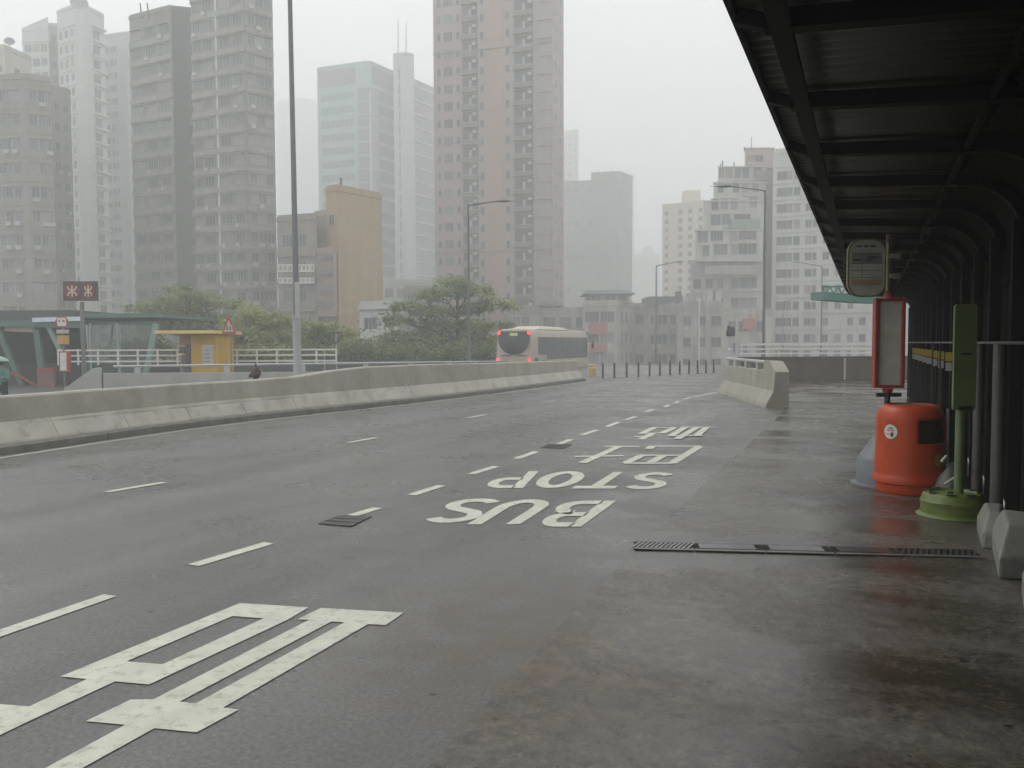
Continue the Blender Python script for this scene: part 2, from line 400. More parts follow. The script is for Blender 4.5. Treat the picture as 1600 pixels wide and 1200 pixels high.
# ------------------------------------------------------------------ concrete barriers
CONC = mat('barrier_concrete', (.33,.315,.265), .6, .10, 2.2, streak=.14, stain=(.17,.16,.13), stain_amt=.40, stain_scale=1.8, bump=.25, bscale=30)
CONC2 = mat('pale_concrete', (.40,.40,.37), .65, .08, 2, streak=.10, stain=(.22,.22,.19), stain_amt=.4, stain_scale=2, bump=.2, bscale=30)
KERB = mat('mossy_kerb_concrete', (.15,.145,.125), .5, .25, 5, bump=.3, bscale=40)
def path_pt(path, s):
    for i in range(len(path)-1):
        L = (path[i+1]-path[i]).length
        if s <= L or i == len(path)-2: return path[i].lerp(path[i+1], s/L), (path[i+1]-path[i]).normalized()
        s -= L
def path_len(p): return sum((p[i+1]-p[i]).length for i in range(len(p)-1))
def chaikin(p, n=2):
    for _ in range(n):
        q = [p[0]]
        for i in range(len(p)-1):
            q += [p[i].lerp(p[i+1], .25), p[i].lerp(p[i+1], .75)]
        p = q + [p[-1]]
    return p
def barrier(mb, path, prof, H, seg, m, gap=.018):
    L = path_len(path); n = max(1, round(L/seg)); sl = L/n
    for k in range(n):
        a, b = k*sl + gap/2, (k+1)*sl - gap/2; sub = 4; rings = []
        for j in range(sub+1):
            s = a+(b-a)*j/sub; p, d = path_pt(path, s); l = Vector((-d.y, d.x, 0)); h = H(s/L, p)
            rings.append([p + l*x + Vector((0,0,(z if z is not None else h) + dz)) for x, z, dz in prof])
        vs = [v for r in rings for v in r]; q = len(prof)
        fs = [tuple(range(q))[::-1], tuple((sub)*q+i for i in range(q))]
        for j in range(sub):
            for i in range(q):
                i2 = (i+1) % q; fs.append((j*q+i, j*q+i2, (j+1)*q+i2, (j+1)*q+i))
        mb.add(vs, [f[::-1] for f in fs], m)
bpth = chaikin(fw, 2)
PROF = [(.30,.40,0),(.35,.46,0),(.39,None,-.03),(.42,None,0),(.66,None,0),(.69,None,-.03),(.72,-.5,0),(.42,-.5,0)]
FOOT = [(.13,.10,0),(.15,.17,0),(.34,.46,0),(.40,.46,0),(.40,.10,0)]
FOOTM = mat('skylit_foot_concrete', (.42,.405,.35), .6, .12, 2.2, streak=.1, stain=(.19,.175,.14), stain_amt=.6, stain_scale=3.0, bump=.3, bscale=30)  # sky light on the slope is put into this paler colour
def Hmain(t, p):
    x = proj(p)[0] if proj(p) else -500
    if x < 470: return .86
    if x < 575: return .86 + .19*(x-470)/105
    if x < 700: return 1.05
    return 1.05 - .14*min(1,(x-700)/215)
br = empty('concrete_barrier', tuple(fw[5]), 'long curving grey concrete barrier along the left edge of the wet road', 'barrier')
mb = MB(); barrier(mb, bpth, PROF, Hmain, 5.0, CONC, .007); o = mb.build('wall', parent=br); o.matrix_parent_inverse = Matrix.Translation(-fw[5])
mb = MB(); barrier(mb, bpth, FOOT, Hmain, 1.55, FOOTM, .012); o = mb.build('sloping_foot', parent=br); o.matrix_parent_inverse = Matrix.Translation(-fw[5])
mb = MB(); barrier(mb, bpth, [(0,0,0),(0,.11,0),(.03,.14,0),(.5,.14,0),(.5,0,0)], lambda t,p: .1, 3.0, KERB, .008); o = mb.build('kerb', parent=br); o.matrix_parent_inverse = Matrix.Translation(-fw[5])
# sloping foot above: whole surface paler, its sky light painted in
# second barrier behind it, with its steel rail
STEEL = mat('galvanised_steel', (.42,.43,.42), .45, .10, 6, metal=.3)
def pgrp(o, root): o.parent = root; o.matrix_parent_inverse = Matrix.Translation(-Vector(root.location)); return o
b2 = [P(100,600,29.5), P(146,600,29.9), P(159,600,30.0), P(161.5,600,30.05), P(400,600,33.5), P(560,600,37.0), P(700,600,43), P(790,600,50)]
b2 = [Vector((p.x,p.y,0)) for p in b2]
root = empty('concrete_parapet', tuple(b2[0]), 'pale concrete parapet with sloping end and steel rail in front of the yellow kiosk', 'parapet')
def H2(t, p):
    x = proj((p.x,p.y,0.5))[0]
    z = P(x, 583.5 - (x-160)*.008, p.y).z
    if x < 159: return P(x, max(574.5, 607 - (x-100)*.70), p.y).z
    return z
mb = MB(); barrier(mb, b2[:3], [(0,-.45,0),(0,None,0),(.3,None,0),(.3,-.45,0)], H2, .7, CONC2, 0.0)
barrier(mb, b2[3:], [(0,-.45,0),(0,None,0),(.3,None,0),(.3,-.45,0)], H2, 2.2, CONC2, .004)
pgrp(mb.build('wall'), root)
mb = MB(); rp = []
for i in range(31):
    s = 1.55+(path_len(b2)-1.55)*i/30; p, d = path_pt(b2, s); x = proj((p.x,p.y,.8))[0]
    rp.append(Vector((p.x, p.y+.15, P(x, 573-(x-160)*.0135, p.y).z)))
mb.tube(rp, .045, n=8); pgrp(mb.build('rail', STEEL, smooth=True), root)
for i in range(1, 31, 4):
    mb = MB(); p = rp[i]; mb.prism([(p.x-.1,p.y-.06),(p.x+.1,p.y-.06),(p.x+.1,p.y+.06),(p.x-.1,p.y+.06)], H2(0, p)-.02, p.z-.03)
    pgrp(mb.build('rail_post', STEEL), root)

# barrier on the right, mouth of the stop
n0, f0 = G(1196,637), G(1121,613)
dd = (f0-n0).normalized()
root = empty('concrete_barrier', tuple(n0), 'short concrete barrier with raised end block and small steel rail beside the bus bay', 'barrier')
mb = MB(); PR3 = [(0,0,0),(.03,.10,0),(.20,.42,0),(.24,None,0),(.52,None,0),(.52,0,0)]
barrier(mb, [f0, n0+dd*1.25], PR3, lambda t,p: .90, 2.4, CONC, .006)
pgrp(mb.build('wall'), root)
rv = Vector((dd.y,-dd.x,0))
mb = MB(); barrier(mb, [n0+dd*1.25, n0], [(0,0,0),(.03,.10,0),(.20,.42,0),(.24,None,0),(.58,None,0),(.58,0,0)], lambda t,p: .90+.27*min(1,(1-t)*2.2+.02), 1.3, CONC, 0)
pgrp(mb.build('end_block'), root)
mb = MB(); mid = .38
mb.tube([n0+dd*1.0+rv*mid+Vector((0,0,1.12)), f0+rv*mid*1.0+dd*.4+Vector((0,0,1.12))], .05, n=8); pgrp(mb.build('rail', STEEL, smooth=True), root)
for t in (.36,.58,.8,.97):
    p = n0.lerp(f0, t)+rv*mid; mb = MB(); mb.box(p.x-.07,p.x+.07,p.y-.09,p.y+.09,.88,1.09); pgrp(mb.build('rail_post', STEEL), root)

# wall with white rails at the far end of the bay
WHITE = mat('white_railing_paint', (.66,.65,.60), .5, .06, 3)
BROWNW = mat('brown_stained_concrete', (.10,.083,.068), .55, .12, 1.5, streak=.25, bump=.2, bscale=20)
wa, wb = P(1155,600,35), P(1560,600,36.5)
wa.z = wb.z = 0; wd = (wb-wa).normalized(); wl_ = (wb-wa).length; wn_ = Vector((wd.y,-wd.x,0))
root = empty('parapet_wall', tuple(wa), 'brown stained parapet wall topped with three white rails beyond the shelter', 'wall')
mb = MB(); mb.beam(wa+Vector((0,0,.5)), wb+Vector((0,0,.5)), .25, 1.0); pgrp(mb.build('wall', BROWNW), root)
mb = MB(); mb.beam(wa+Vector((0,0,1.03)), wb+Vector((0,0,1.03)), .32, .06); pgrp(mb.build('coping', mat('coping_dark',(.10,.10,.10),.5)), root)
for z in (1.19,1.38,1.58):
    mb = MB(); mb.beam(wa+Vector((0,0,z)), wb+Vector((0,0,z)), .05, .07 if z<1.5 else .09); pgrp(mb.build('rail', WHITE), root)
for i in range(8):
    p = wa + wd*(.1+i*wl_/7.2); mb = MB(); mb.beam(p+Vector((0,0,1.06)), p+Vector((0,0,1.56)), .06,.05); mb.v=[(v[0],v[1]+.06,v[2]) for v in mb.v]; pgrp(mb.build('post', WHITE), root)
mb = MB(); p = P(1317,600,34.9); mb.box(p.x-.03,p.x+.03,p.y-.22,p.y-.15,.1,1.0); pgrp(mb.build('drain_pipe', mat('pale_pipe',(.36,.36,.33),.5)), root)

# white railing behind the parapet, left
root = empty('railing', tuple(P(90,600,40)*1.0 - Vector((0,0,P(90,600,40).z+.45))), 'long white three-rail metal railing behind the kiosk and parapet', 'railing')
ra, rb_ = P(90,560,41), P(525,560,41)
for py in (546,554.5,563.5):
    za, zb = P(90,py+1.5,41).z, P(525,py,41).z
    mb = MB(); mb.beam((ra.x,ra.y,za),(rb_.x,rb_.y,zb),.05,.075); pgrp(mb.build('rail', WHITE), root)
for i in range(15):
    t = i/14; p = ra.lerp(rb_, t); mb = MB(); mb.box(p.x-.04,p.x+.04,p.y+.04,p.y+.10,P(300,570,41).z,P(300,545.5,41).z+.02-.03*t); pgrp(mb.build('post', WHITE), root)
# dark hedge-base wall behind the railing
mb = MB(); a = P(-40,600,43.5); b = P(780,600,58); mb.beam((a.x,a.y,.1),(b.x,b.y,.1),.3,1.1)
tag(mb.build('retaining_wall', mat('dark_wet_wall',(.05,.055,.055),.5,.2,2)), 'low dark retaining wall behind the white railing', 'wall')

# ------------------------------------------------------------------ bollards, small posts at the far end
BLK = mat('dark_painted_steel', (.03,.03,.032), .4, .1, 5)
xs = [942,960,979,997.5,1015,1031,1047,1062,1076.5,1090,1103,1115]
for i, x in enumerate(xs):
    t = i/11; p = G(x, 591-9*t); h = .72
    mb = MB(); mb.lathe([(.075,0),(.075,.03),(.05,.035),(.05,h-.03),(.03,h)], n=12)
    o = mb.build('bollard', BLK, smooth=True, loc=p)
    tag(o, 'slim dark bollard standing in the row across the far end of the road', 'bollard', 'bollards in a row across the far end of the road')
p = G(926,587)
root = empty('marker_drum', tuple(p), 'small yellow marker drum at the tip of the long barrier', 'marker')
mb = MB(); mb.lathe([(.18,.0),(.18,.30),(.17,.32),(.17,.50),(.14,.54),(.04,.56)], n=20); pgrp(mb.build('drum', mat('yellow_plastic',(.42,.25,.05),.45), smooth=True, loc=p), root).matrix_parent_inverse = Matrix.Identity(4)
bpy.data.objects['drum'].location = (0,0,0)
mb = MB(); mb.lathe([(.175,.38),(.175,.44)], n=20); o = mb.build('band', mat('white_tape',(.6,.6,.55),.4), smooth=True, parent=root)

def lamp(px, py_top, Y, arm_px, label, base=-.45, r=.09, head_py=None, arm=True):
    t = P(px, py_top, Y); root = empty('street_lamp', (t.x,t.y,base), label, 'street lamp', 'street lamps over the road')
    LM = mat('lamp_post_grey', (.10,.105,.11), .4, .1, 4, metal=.3)
    H = t.z - base
    mb = MB(); mb.lathe([(r*1.7,0),(r*1.7,1.4),(r*1.15,1.5),(r*.62,H)], n=14); mb.build('pole', LM, root, smooth=True)
    e = P(arm_px, head_py or py_top-6, Y); dx = e.x - t.x; dz = e.z - t.z; s = 1 if dx > 0 else -1
    mb = MB(); mb.tube([(0,0,H-.12),(s*.12,0,H-.02),(dx*.7,0,H+dz*.8),(dx-s*.3,0,H+dz)], [r*.6,r*.55,r*.5,r*.42], n=8); mb.build('arm', LM, root, smooth=True)
    mb = MB(); a = Vector((dx-s*.45,0,H+dz)); 
    k = 9; vs=[]; fs=[]; L = 1.15
    for i in range(k):
        q = i/(k-1); w = .22*math.sin(PI*min(1,q*1.15+.12))**.6 if i < k-1 else .03; w = max(w,.03)
        for j in range(8):
            an = 2*PI*j/8; vs.append((a.x+s*L*q, w*math.cos(an), a.z+(.11 if math.sin(an)>0 else .07)*math.sin(an)*w/.22))
    for i in range(k-1):
        for j in range(8): fs.append((i*8+j, i*8+(j+1)%8, (i+1)*8+(j+1)%8, (i+1)*8+j))
    fs += [tuple(range(8)), tuple((k-1)*8+j for j in range(8))]
    mb.add(vs, fs); hd = mb.build('lamp_head', mat('lamp_head_grey',(.20,.20,.21),.4), root, smooth=True)
    return root
lamp(731.5, 320, 47, 788, 'street lamp with arm reaching right in front of the pink tower', r=.075)
lamp(1195.5, 297, 45, 1130, 'tall street lamp with arm reaching left near the shelter edge', base=0, r=.068)
lamp(1025.5, 415, 85, 1062, 'distant street lamp before the cream apartment block, arm to the right', base=-.45)
lamp(1284.5, 416, 87, 1246, 'distant street lamp by the white block, arm to the left', base=-.45)
lamp(1224, 471, 118, 1250, 'farthest and faintest street lamp in front of the white block', base=-2)
# tall pole, top out of frame
b = P(465, 588, 27); root = empty('lamp_post', (b.x,b.y,-.45), 'tall dark lamp post between the two concrete barriers, top out of view', 'lamp post')
PG = mat('post_grey_paint', (.15,.155,.165), .4, .12, 3, metal=.2)
mb = MB(); mb.lathe([(.17,0),(.17,.15),(.135,.2),(.128,2.95),(.10,3.05)], n=18); mb.build('pole_base', mat('post_lower_grey',(.30,.31,.31),.45,.1,3), root, smooth=True)
lean = P(448.5, 10, 27) - P(464.5, 480, 27)
mb = MB(); mb.tube([(0,0,3.0),(lean.x*.0-.02,0,8),(-.05,0,13.6)], [.098,.082,.07], n=14); mb.build('pole', PG, root, smooth=True)
mb = MB(); mb.tube([(-.05,0,13.5),(-.05,-.8,13.9),(-.05,-2,14.0)], [.06,.05,.045], n=8); mb.build('arm', PG, root, smooth=True)
mb = MB(); mb.box(-.01,.13,-.16,-.12,2.95,4.1); mb.build('notice_strip', mat('pale_strip',(.42,.42,.40),.5), root)

# grey post with small camera near far end
p = P(1141, 578, 44); root = empty('signal_post', (p.x,p.y,0), 'short grey post with a dark twin signal box beyond the right barrier', 'post')
mb = MB(); mb.lathe([(.16,0),(.16,1.3),(.11,1.35),(.11,2.0)], n=12); mb.build('pole', STEEL, root, smooth=True)
mb = MB(); mb.box(-.20,.20,-.16,.16,2.0,2.32); mb.box(-.16,-.04,-.1,.1,2.3,2.55); mb.box(.05,.17,-.1,.1,2.3,2.5); mb.build('signal_box', BLK, root, bevel=.02)

# ------------------------------------------------------------------ drains
GRM = mat('wet_cast_iron', (.075,.070,.068), .35, .3, 12, metal=.5)
PIT = mat('drain_pit', (.004,.004,.004), .9, .1)
def gully(pxs, label):
    c = [G(x,y) for x,y in pxs]                       # four corners
    cen = sum(c, Vector())/4; root = empty('drain_grate', tuple(cen), label, 'drain grate', 'gully grates in the road')
    def M(a,b): return (c[0]*(1-a)+c[1]*a)*(1-b)+(c[3]*(1-a)+c[2]*a)*b - cen
    mb = MB(); mb.add([M(0,0)+Vector((0,0,.005)),M(1,0)+Vector((0,0,.005)),M(1,1)+Vector((0,0,.005)),M(0,1)+Vector((0,0,.005))],[(0,1,2,3)]); mb.build('pit', PIT, root)
    mb = MB(); h = Vector((0,0,.008))
    for e in ((0,0,1,0),(1,0,1,1),(1,1,0,1),(0,1,0,0)): mb.beam(M(e[0],e[1])+h, M(e[2],e[3])+h, .022, .006)
    for i in range(1,13): mb.beam(M(i/13,0)+h*.95, M(i/13,1)+h*.95, .022, .004)
    for i in range(1,3): mb.beam(M(0,i/3)+h, M(1,i/3)+h, .014, .012)
    mb.build('grating', GRM, root)
gully([(530,807),(579,808),(548,823),(499,819)], 'square iron gully grate nearer the camera, beside a lane dash')
gully([(858,694.5),(893,695),(880,701),(846,700)], 'farther iron gully grate, a dark patch beside a lane dash')
# channel drain across the bay
ca, cb = G(991,857,.004), G(1545,871,.004)
cdv = (cb-ca).normalized(); cn = Vector((-cdv.y,cdv.x,0)); CL = (cb-ca).length
def chan(s0, s1, kind, label):
    a = ca+cdv*s0; root = empty('channel_grate', tuple(a), label, 'drain cover', 'covers of the channel drain')
    L = s1-s0; W = .19
    mb = MB(); q=[Vector((0,0,.005)), cdv*L+Vector((0,0,.005)), cdv*L+cn*W+Vector((0,0,.005)), cn*W+Vector((0,0,.005))]; mb.add(q,[(0,1,2,3)]); mb.build('channel', PIT, root)
    fr = mat('channel_frame_concrete', (.11,.105,.095), .35, .15, 8)
    mb = MB(); h = Vector((0,0,.009))
    mb.beam(h-cn*.025, cdv*L+h-cn*.025, .05, .006); mb.beam(h+cn*(W+.02), cdv*L+h+cn*(W+.02), .04, .006)
    mb.build('frame', fr, root)
    mb = MB()
    if kind == 'bars':
        n = 13
        for i in range(n):
            s = (i+.5)*L/n; k = .035
            mb.beam(cdv*(s-k)+h+cn*.005, cdv*(s+k)+h+cn*(W-.005), L/n*.52, .006)
        mb.build('grating', mat('grate_pale',(.20,.195,.19),.35,.15,9) if s0 < 2 else GRM, root)
    else:
        mb.beam(cdv*.04+cn*W/2+h, cdv*(L-.06)+cn*W/2+h, W-.03, .010); mb.build('cover_plate', mat('steel_plate_wet',(.07,.07,.08),.14,.2,6,metal=.6) if kind=='plate' else mat('muddy_plate',(.04,.03,.025),.3,.3,8), root)
chan(0, CL*.175, 'bars', 'slotted drain grate at the road end of the channel')
chan(CL*.178, CL*.38, 'plate', 'wet steel cover plate second along the channel drain')
chan(CL*.383, CL*.575, 'plate', 'wet steel cover plate third along the channel, lying mid bay')
chan(CL*.58, CL*.765, 'mud', 'dark muddy cover plate of the channel in front of the bin')
chan(CL*.77, CL*.985, 'bars', 'dark slotted grate at the shelter end of the channel')

# ------------------------------------------------------------------ bus shelter canopy
U0, U1, VE, ZE, VC = -7.0, 27.0, -.60, 3.20, 1.12
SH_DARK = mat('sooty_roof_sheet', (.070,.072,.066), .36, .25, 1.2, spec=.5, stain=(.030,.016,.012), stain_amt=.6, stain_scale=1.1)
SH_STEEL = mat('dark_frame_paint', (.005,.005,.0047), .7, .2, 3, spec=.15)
SLEEVE = mat('column_grey_sleeve', (.062,.062,.052), .5, .2, 4, streak=.35)
shel = empty('bus_shelter', tuple(UV(9, VC)), 'long dark corrugated bus shelter with curved portal frames on the right', 'bus shelter')
def profv():
    pts = [(VE, ZE), (.2, ZE-.03), (.74, ZE-.07)]
    for i in range(1, 8):
        a = math.radians(90*i/7); pts.append((.74+.52*math.sin(a), ZE-.07-.55*(1-math.cos(a))))
    pts.append((1.26, 2.2)); return pts
pv = profv()
mb = MB(); du = .0208; n = int((U1-U0)/du); ks = len(pv); vs = []; fs = []
for i in range(n+1):
    u = U0+i*du; dz = .019*math.cos(2*PI*u/.125)
    for k, (v, z) in enumerate(pv):
        nx = 0 if k < 3 else (1 if k == ks-1 else math.sin(PI/2*(k-2)/7)); nzv = 1 if k < 3 else (0 if k == ks-1 else math.cos(PI/2*(k-2)/7))
        p = UV(u, v+dz*nx, z+dz*nzv); vs.append(p)
for i in range(n):
    for k in range(2): fs.append((i*ks+k, i*ks+k+1, (i+1)*ks+k+1, (i+1)*ks+k))
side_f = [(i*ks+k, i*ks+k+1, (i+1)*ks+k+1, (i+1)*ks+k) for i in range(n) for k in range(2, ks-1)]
ms_ = MB(); ms_.add(vs, side_f); so_ = pgrp(ms_.build('side_sheet', mat('shaded_side_sheet',(.010,.010,.009),.7,.2,2,spec=.15), smooth=True), shel)  # darker than the roof sheet: shade under the curve painted into the colour
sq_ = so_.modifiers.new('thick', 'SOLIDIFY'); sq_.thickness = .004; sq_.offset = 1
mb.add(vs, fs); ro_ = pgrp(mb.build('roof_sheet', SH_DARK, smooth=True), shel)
sol = ro_.modifiers.new('thick', 'SOLIDIFY'); sol.thickness = .004; sol.offset = 1
FR = [4.02 + 1.38*i for i in range(-7, 18)]
SH_MID = mat('purlin_paint', (.006,.006,.0055), .7, .2, 3, spec=.15)
for fi, u in enumerate(FR):
    mb = MB(); pts = [(VE+.15, ZE-.09)] + [(v if i < 2 else v-.05*math.sin(min(1,(i-2)/7)*PI/2), z-.10*math.cos(min(1,max(0,(i-2))/7)*PI/2)-.0) for i, (v, z) in enumerate(pv[1:-1])]
    pw = [UV(u, v, z) for v, z in pts]
    for i in range(len(pw)-1): mb.beam(pw[i], pw[i+1], .10, .12, up=tuple(VD.cross(UD))) if False else mb.beam(pw[i], pw[i+1], .09, .09, up=tuple(UD))
    mb.beam(UV(u, VE+.02, ZE-.045), pw[0], .06, .07)
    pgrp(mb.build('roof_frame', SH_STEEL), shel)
    mb = MB(); c = UV(u, VC+.04); mb.box(-.05,.05,-.05,.05,0,2.68)
    o = mb.build('column', SH_STEEL, loc=c, rz=-TH, bevel=.01); pgrp(o, shel)
    if 7.9 < u < 11.6:
        mb = MB(); mb.lathe([(.052,.02),(.052,1.62),(.045,1.63)], n=18)
        pgrp(mb.build('column_sleeve', SLEEVE, loc=UV(u, VC-.08), smooth=True), shel)
for v, dz, w in ((VE+.22,.13,.09),(.62,.18,.035)):
    mb = MB(); mb.beam(UV(U0, v, ZE-dz), UV(U1, v, ZE-dz), w, .07 if w > .1 else .04); pgrp(mb.build('purlin', SH_MID), shel)
mb = MB(); mb.beam(UV(U0, VE+.01, ZE-.03), UV(U1, VE+.01, ZE-.03), .03, .05); pgrp(mb.build('eave_trim', SH_MID), shel)
mb = MB(); mb.tube([UV(4.5, VC-.02, 1.64), UV(U1, VC-.02, 1.64)], .014, n=8); pgrp(mb.build('rail', mat('rail_dull',(.12,.12,.115),.4,metal=.5), smooth=True), shel)
# dark ribbed back panel
mb = MB(); n = 420; vs = []; fs = []
for i in range(n+1):
    u = U0+(U1-U0)*i/n; d = .012 if (i//2) % 2 else 0
    vs += [UV(u, 1.30+d, .05), UV(u, 1.30+d, 2.25)]
for i in range(n): fs.append((2*i, 2*i+2, 2*i+3, 2*i+1))
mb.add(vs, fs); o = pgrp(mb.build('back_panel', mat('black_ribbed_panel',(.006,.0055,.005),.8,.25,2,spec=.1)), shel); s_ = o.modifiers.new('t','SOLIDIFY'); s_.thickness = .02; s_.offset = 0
# mid-height grey shelf line / stickers on columns
YEL = mat('yellow_sticker', (.55,.40,.04), .5, .1); WST = mat('white_sticker', (.45,.45,.42), .5, .1)
for i, u in enumerate([u for u in FR if 10.5 < u < 24]):
    mb = MB(); o_ = UV(u, VC-.03); z = 1.50
    mb.box(-.045,.045,-.07,-.055,z-.13,z,YEL); mb.box(-.04,.04,-.07,-.056,z-.27,z-.15,WST)
    pgrp(mb.build('column_sticker', loc=o_, rz=-TH), shel)
for px, w in ((1457,3),(1469,3)):
    t = (px-800)/F; a = math.atan(t)-TH; u = (VC-.1)/math.tan(a)
    mb = MB(); mb.box(-.012,.012,-.012,.012,0,1.64); pgrp(mb.build('rail_upright', SLEEVE, loc=UV(u, VC-.1), rz=-TH), shel)
# notice sheet inside, right edge of view
root = empty('notice_board', tuple(UV(7.05, 1.22, 1.55)), 'pale notice sheet with rows of small print on the dark shelter wall, right edge', 'notice', rz=-TH+PI/2)
mb = MB(); mb.box(-.26,.26,-.0,.02,.15,.92, mat('dark_board',(.03,.03,.03),.5)); mb.build('board', parent=root)
mb = MB(); rnd = random.Random(3)
for r in range(17):
    x = -.23
    while x < .22:
        w = rnd.uniform(.015,.07); mb.box(x, min(x+w,.23), .021,.024, .88-r*.042-.016, .88-r*.042, mat('print_marks',(.30,.32,.26),.6)); x += w+rnd.uniform(.008,.03)
o = mb.build('print', parent=root)
root.rotation_euler.z = PI/2 - TH

# footing blocks under the shelter columns
def block(pts_px, h, label, lean=.0, off=(0,0,0)):
    b = [G(*p) for p in pts_px]; c = sum(b, Vector())/len(b)
    mb = MB(); n = len(b); lo = [p-c for p in b]; mid = [(p-c)*1.0+Vector((0,0,h*.45)) for p in b]; top = [(p-c)*.55+Vector((0,0,h))+Vector(off) for p in b]
    A = sum(lo[i].x*lo[(i+1)%n].y-lo[(i+1)%n].x*lo[i].y for i in range(n))
    if A < 0: lo, mid, top = lo[::-1], mid[::-1], top[::-1]
    V = lo+mid+top
    fs = [tuple(range(n))[::-1], tuple(range(2*n,3*n))]
    for k in (0, n): fs += [(k+i, k+(i+1)%n, k+n+(i+1)%n, k+n+i) for i in range(n)]
    mb.add(V, fs)
    o = mb.build('concrete_block', mat('cast_block_concrete',(.20,.205,.18),.6,.12,5,stain=(.12,.12,.09),stain_amt=.5,stain_scale=5,bump=.3,bscale=40), loc=c, bevel=.02)
    return tag(o, label, 'concrete block', 'cast footing blocks along the shelter')
block([(1560,906),(1625,906),(1620,860),(1548,850)], .34, 'larger slope-sided concrete footing block at the end of the channel drain')
block([(1534,858),(1572,862),(1574,832),(1526,828)], .28, 'smaller concrete footing block tucked behind the larger one')
block([(1604,985),(1690,985),(1680,925),(1596,930)], .33, 'nearest concrete footing block, cut by the right edge of the view')

# ------------------------------------------------------------------ orange litter bin
ORG = mat('orange_plastic', (.46,.055,.010), .40, .08, 3, spec=.4, stain=(.22,.035,.012), stain_amt=.55, stain_scale=5)
bp = G(1420, 768); R = 52/F*bp.y
hb = P(1420, 630, bp.y).z
root = empty('litter_bin', tuple(bp), 'tall orange plastic litter bin with dark side opening and round sticker', 'litter bin')
k = hb/1.0
N = 64; cam_ang = math.atan2(-bp.y, -bp.x)          # angle that faces the camera
prof = [(R*.90,0),(R*.93,.02),(R*.93,.11*k),(R*.95,.115*k),(R*1.02,.125*k),(R*1.03,.17*k),(R*.985,.20*k)]
zz = [.22,.28,.34,.40,.46,.50,.56,.58,.62,.66,.70,.74,.78,.815,.84]
prof += [(R*(.975-.05*(z-.22)), z*k) for z in zz]
prof += [(R*.925,.87*k),(R*.90,.905*k),(R*.86,.94*k),(R*.79,.967*k),(R*.70,.985*k),(R*.62,.992*k)]
def sk(i, kk):
    a = 2*PI*(kk+.5)/N; d = (a - cam_ang - math.radians(52) + PI) % (2*PI) - PI
    return abs(d) < math.radians(40) and .595*k < (prof[i][1]+prof[min(i+1,len(prof)-1)][1])/2 < .83*k
mb = MB(); mb.lathe(prof, n=N, skip=sk, cap=False); o = mb.build('shell', ORG, root, smooth=True)
s_ = o.modifiers.new('t','SOLIDIFY'); s_.thickness = .012; s_.offset = -1
mb = MB(); mb.lathe([(R*.86,.02),(R*.86,.55*k),(R*.80,.9*k),(R*.3,.91*k)], n=32, cap=False); mb.build('liner', mat('bin_black_liner',(.008,.007,.007),.6), root, smooth=True)
mb = MB(); mb.lathe([(R*.62,.985*k),(R*.61,.975*k),(R*.25,.972*k),(R*.24,.985*k),(R*.0+.001,.985*k)], n=40, cap=False); mb.build('lid_top', mat('bin_dull_top',(.16,.14,.11),.4,.2,8), root, smooth=True)
def sticker(name, ang, z, r, m, dr, parent=root, Rr=None):
    mb = MB(); n = 28; Rr = (R*(.975-.05*(z/k-.22)))+dr; vs = [(Rr*math.cos(ang), Rr*math.sin(ang), z)]
    for i in range(n):
        a = 2*PI*i/n; th = ang + r*math.cos(a)/Rr; vs.append((Rr*math.cos(th), Rr*math.sin(th), z+r*math.sin(a)))
    mb.add(vs, [(0,1+i,1+(i+1)%n) for i in range(n)], m); return mb.build(name, parent=parent)
def spatch(mb, ang, z, x0, x1, z0, z1, dr, m):
    Rr = (R*(.975-.05*(z/k-.22)))+dr
    q = []
    for x, y in ((x0,z0),(x1,z0),(x1,z1),(x0,z1)): th = ang+x/Rr; q.append((Rr*math.cos(th), Rr*math.sin(th), z+y))
    mb.add(q, [(0,1,2,3)], m)
sa = cam_ang - math.radians(33); sz = .70*k
st = sticker('round_sticker', sa, sz, .078, mat('sticker_white',(.62,.60,.55),.4), .004)
mb = MB(); bl = mat('sticker_ink',(.03,.03,.05),.5); rd = mat('sticker_red',(.5,.08,.05),.5)
spatch(mb, sa, sz, 0.0060,0.0360,-0.0510,-0.0060,.008,bl); spatch(mb, sa, sz, -0.0390,-0.0060,0.0060,0.0210,.008,rd); spatch(mb, sa, sz, -0.0210,0.0270,0.0330,0.0450,.008,bl)
spatch(mb, sa, sz, -0.0450,-0.0090,-0.0330,-0.0210,.008,rd); spatch(mb, sa, sz, 0.0090,0.0390,0.0090,0.0225,.008,rd)
o = mb.build('sticker_print', parent=st)
sticker('yellow_sticker', cam_ang+math.radians(54), .40*k, .07, mat('sticker_ochre',(.40,.28,.04),.5), .006)

# ------------------------------------------------------------------ red bus-stop post, oval head, grey conical foot
sp = G(1384, 757)
yS = sp.y
RED = mat('stop_red_paint', (.28,.028,.022), .4, .1, 4); CREAM = mat('stop_panel_cream', (.46,.45,.38), .5, .12, 6, stain=(.25,.24,.18), stain_amt=.4, stain_scale=4)
BRN = mat('stop_pole_brown', (.06,.028,.022), .5, .1, 4); YLW = mat('stop_trim_yellow', (.42,.38,.12), .5)
root = empty('bus_stop_post', tuple(sp), 'bus stop post with oval route plate over a red timetable case, behind the orange bin', 'bus stop sign')
def Z(py, x=1384): return P(x, py, yS).z
s1 = yS/F
mb = MB(); mb.lathe([(47*s1*1.12,0),(47*s1*1.12,.02),(44*s1,.03),(43*s1,.30),(40*s1,.33),(14*s1,.62),(9*s1,.70),(.035,.72)], n=28); mb.build('foot', mat('grey_cast_foot',(.15,.165,.185),.5,.12,6), root, smooth=True)
mb = MB(); mb.lathe([(.032,.6),(.032,Z(612))], n=14); mb.build('lower_pole', mat('navy_pole',(.03,.03,.06),.4), root, smooth=True)
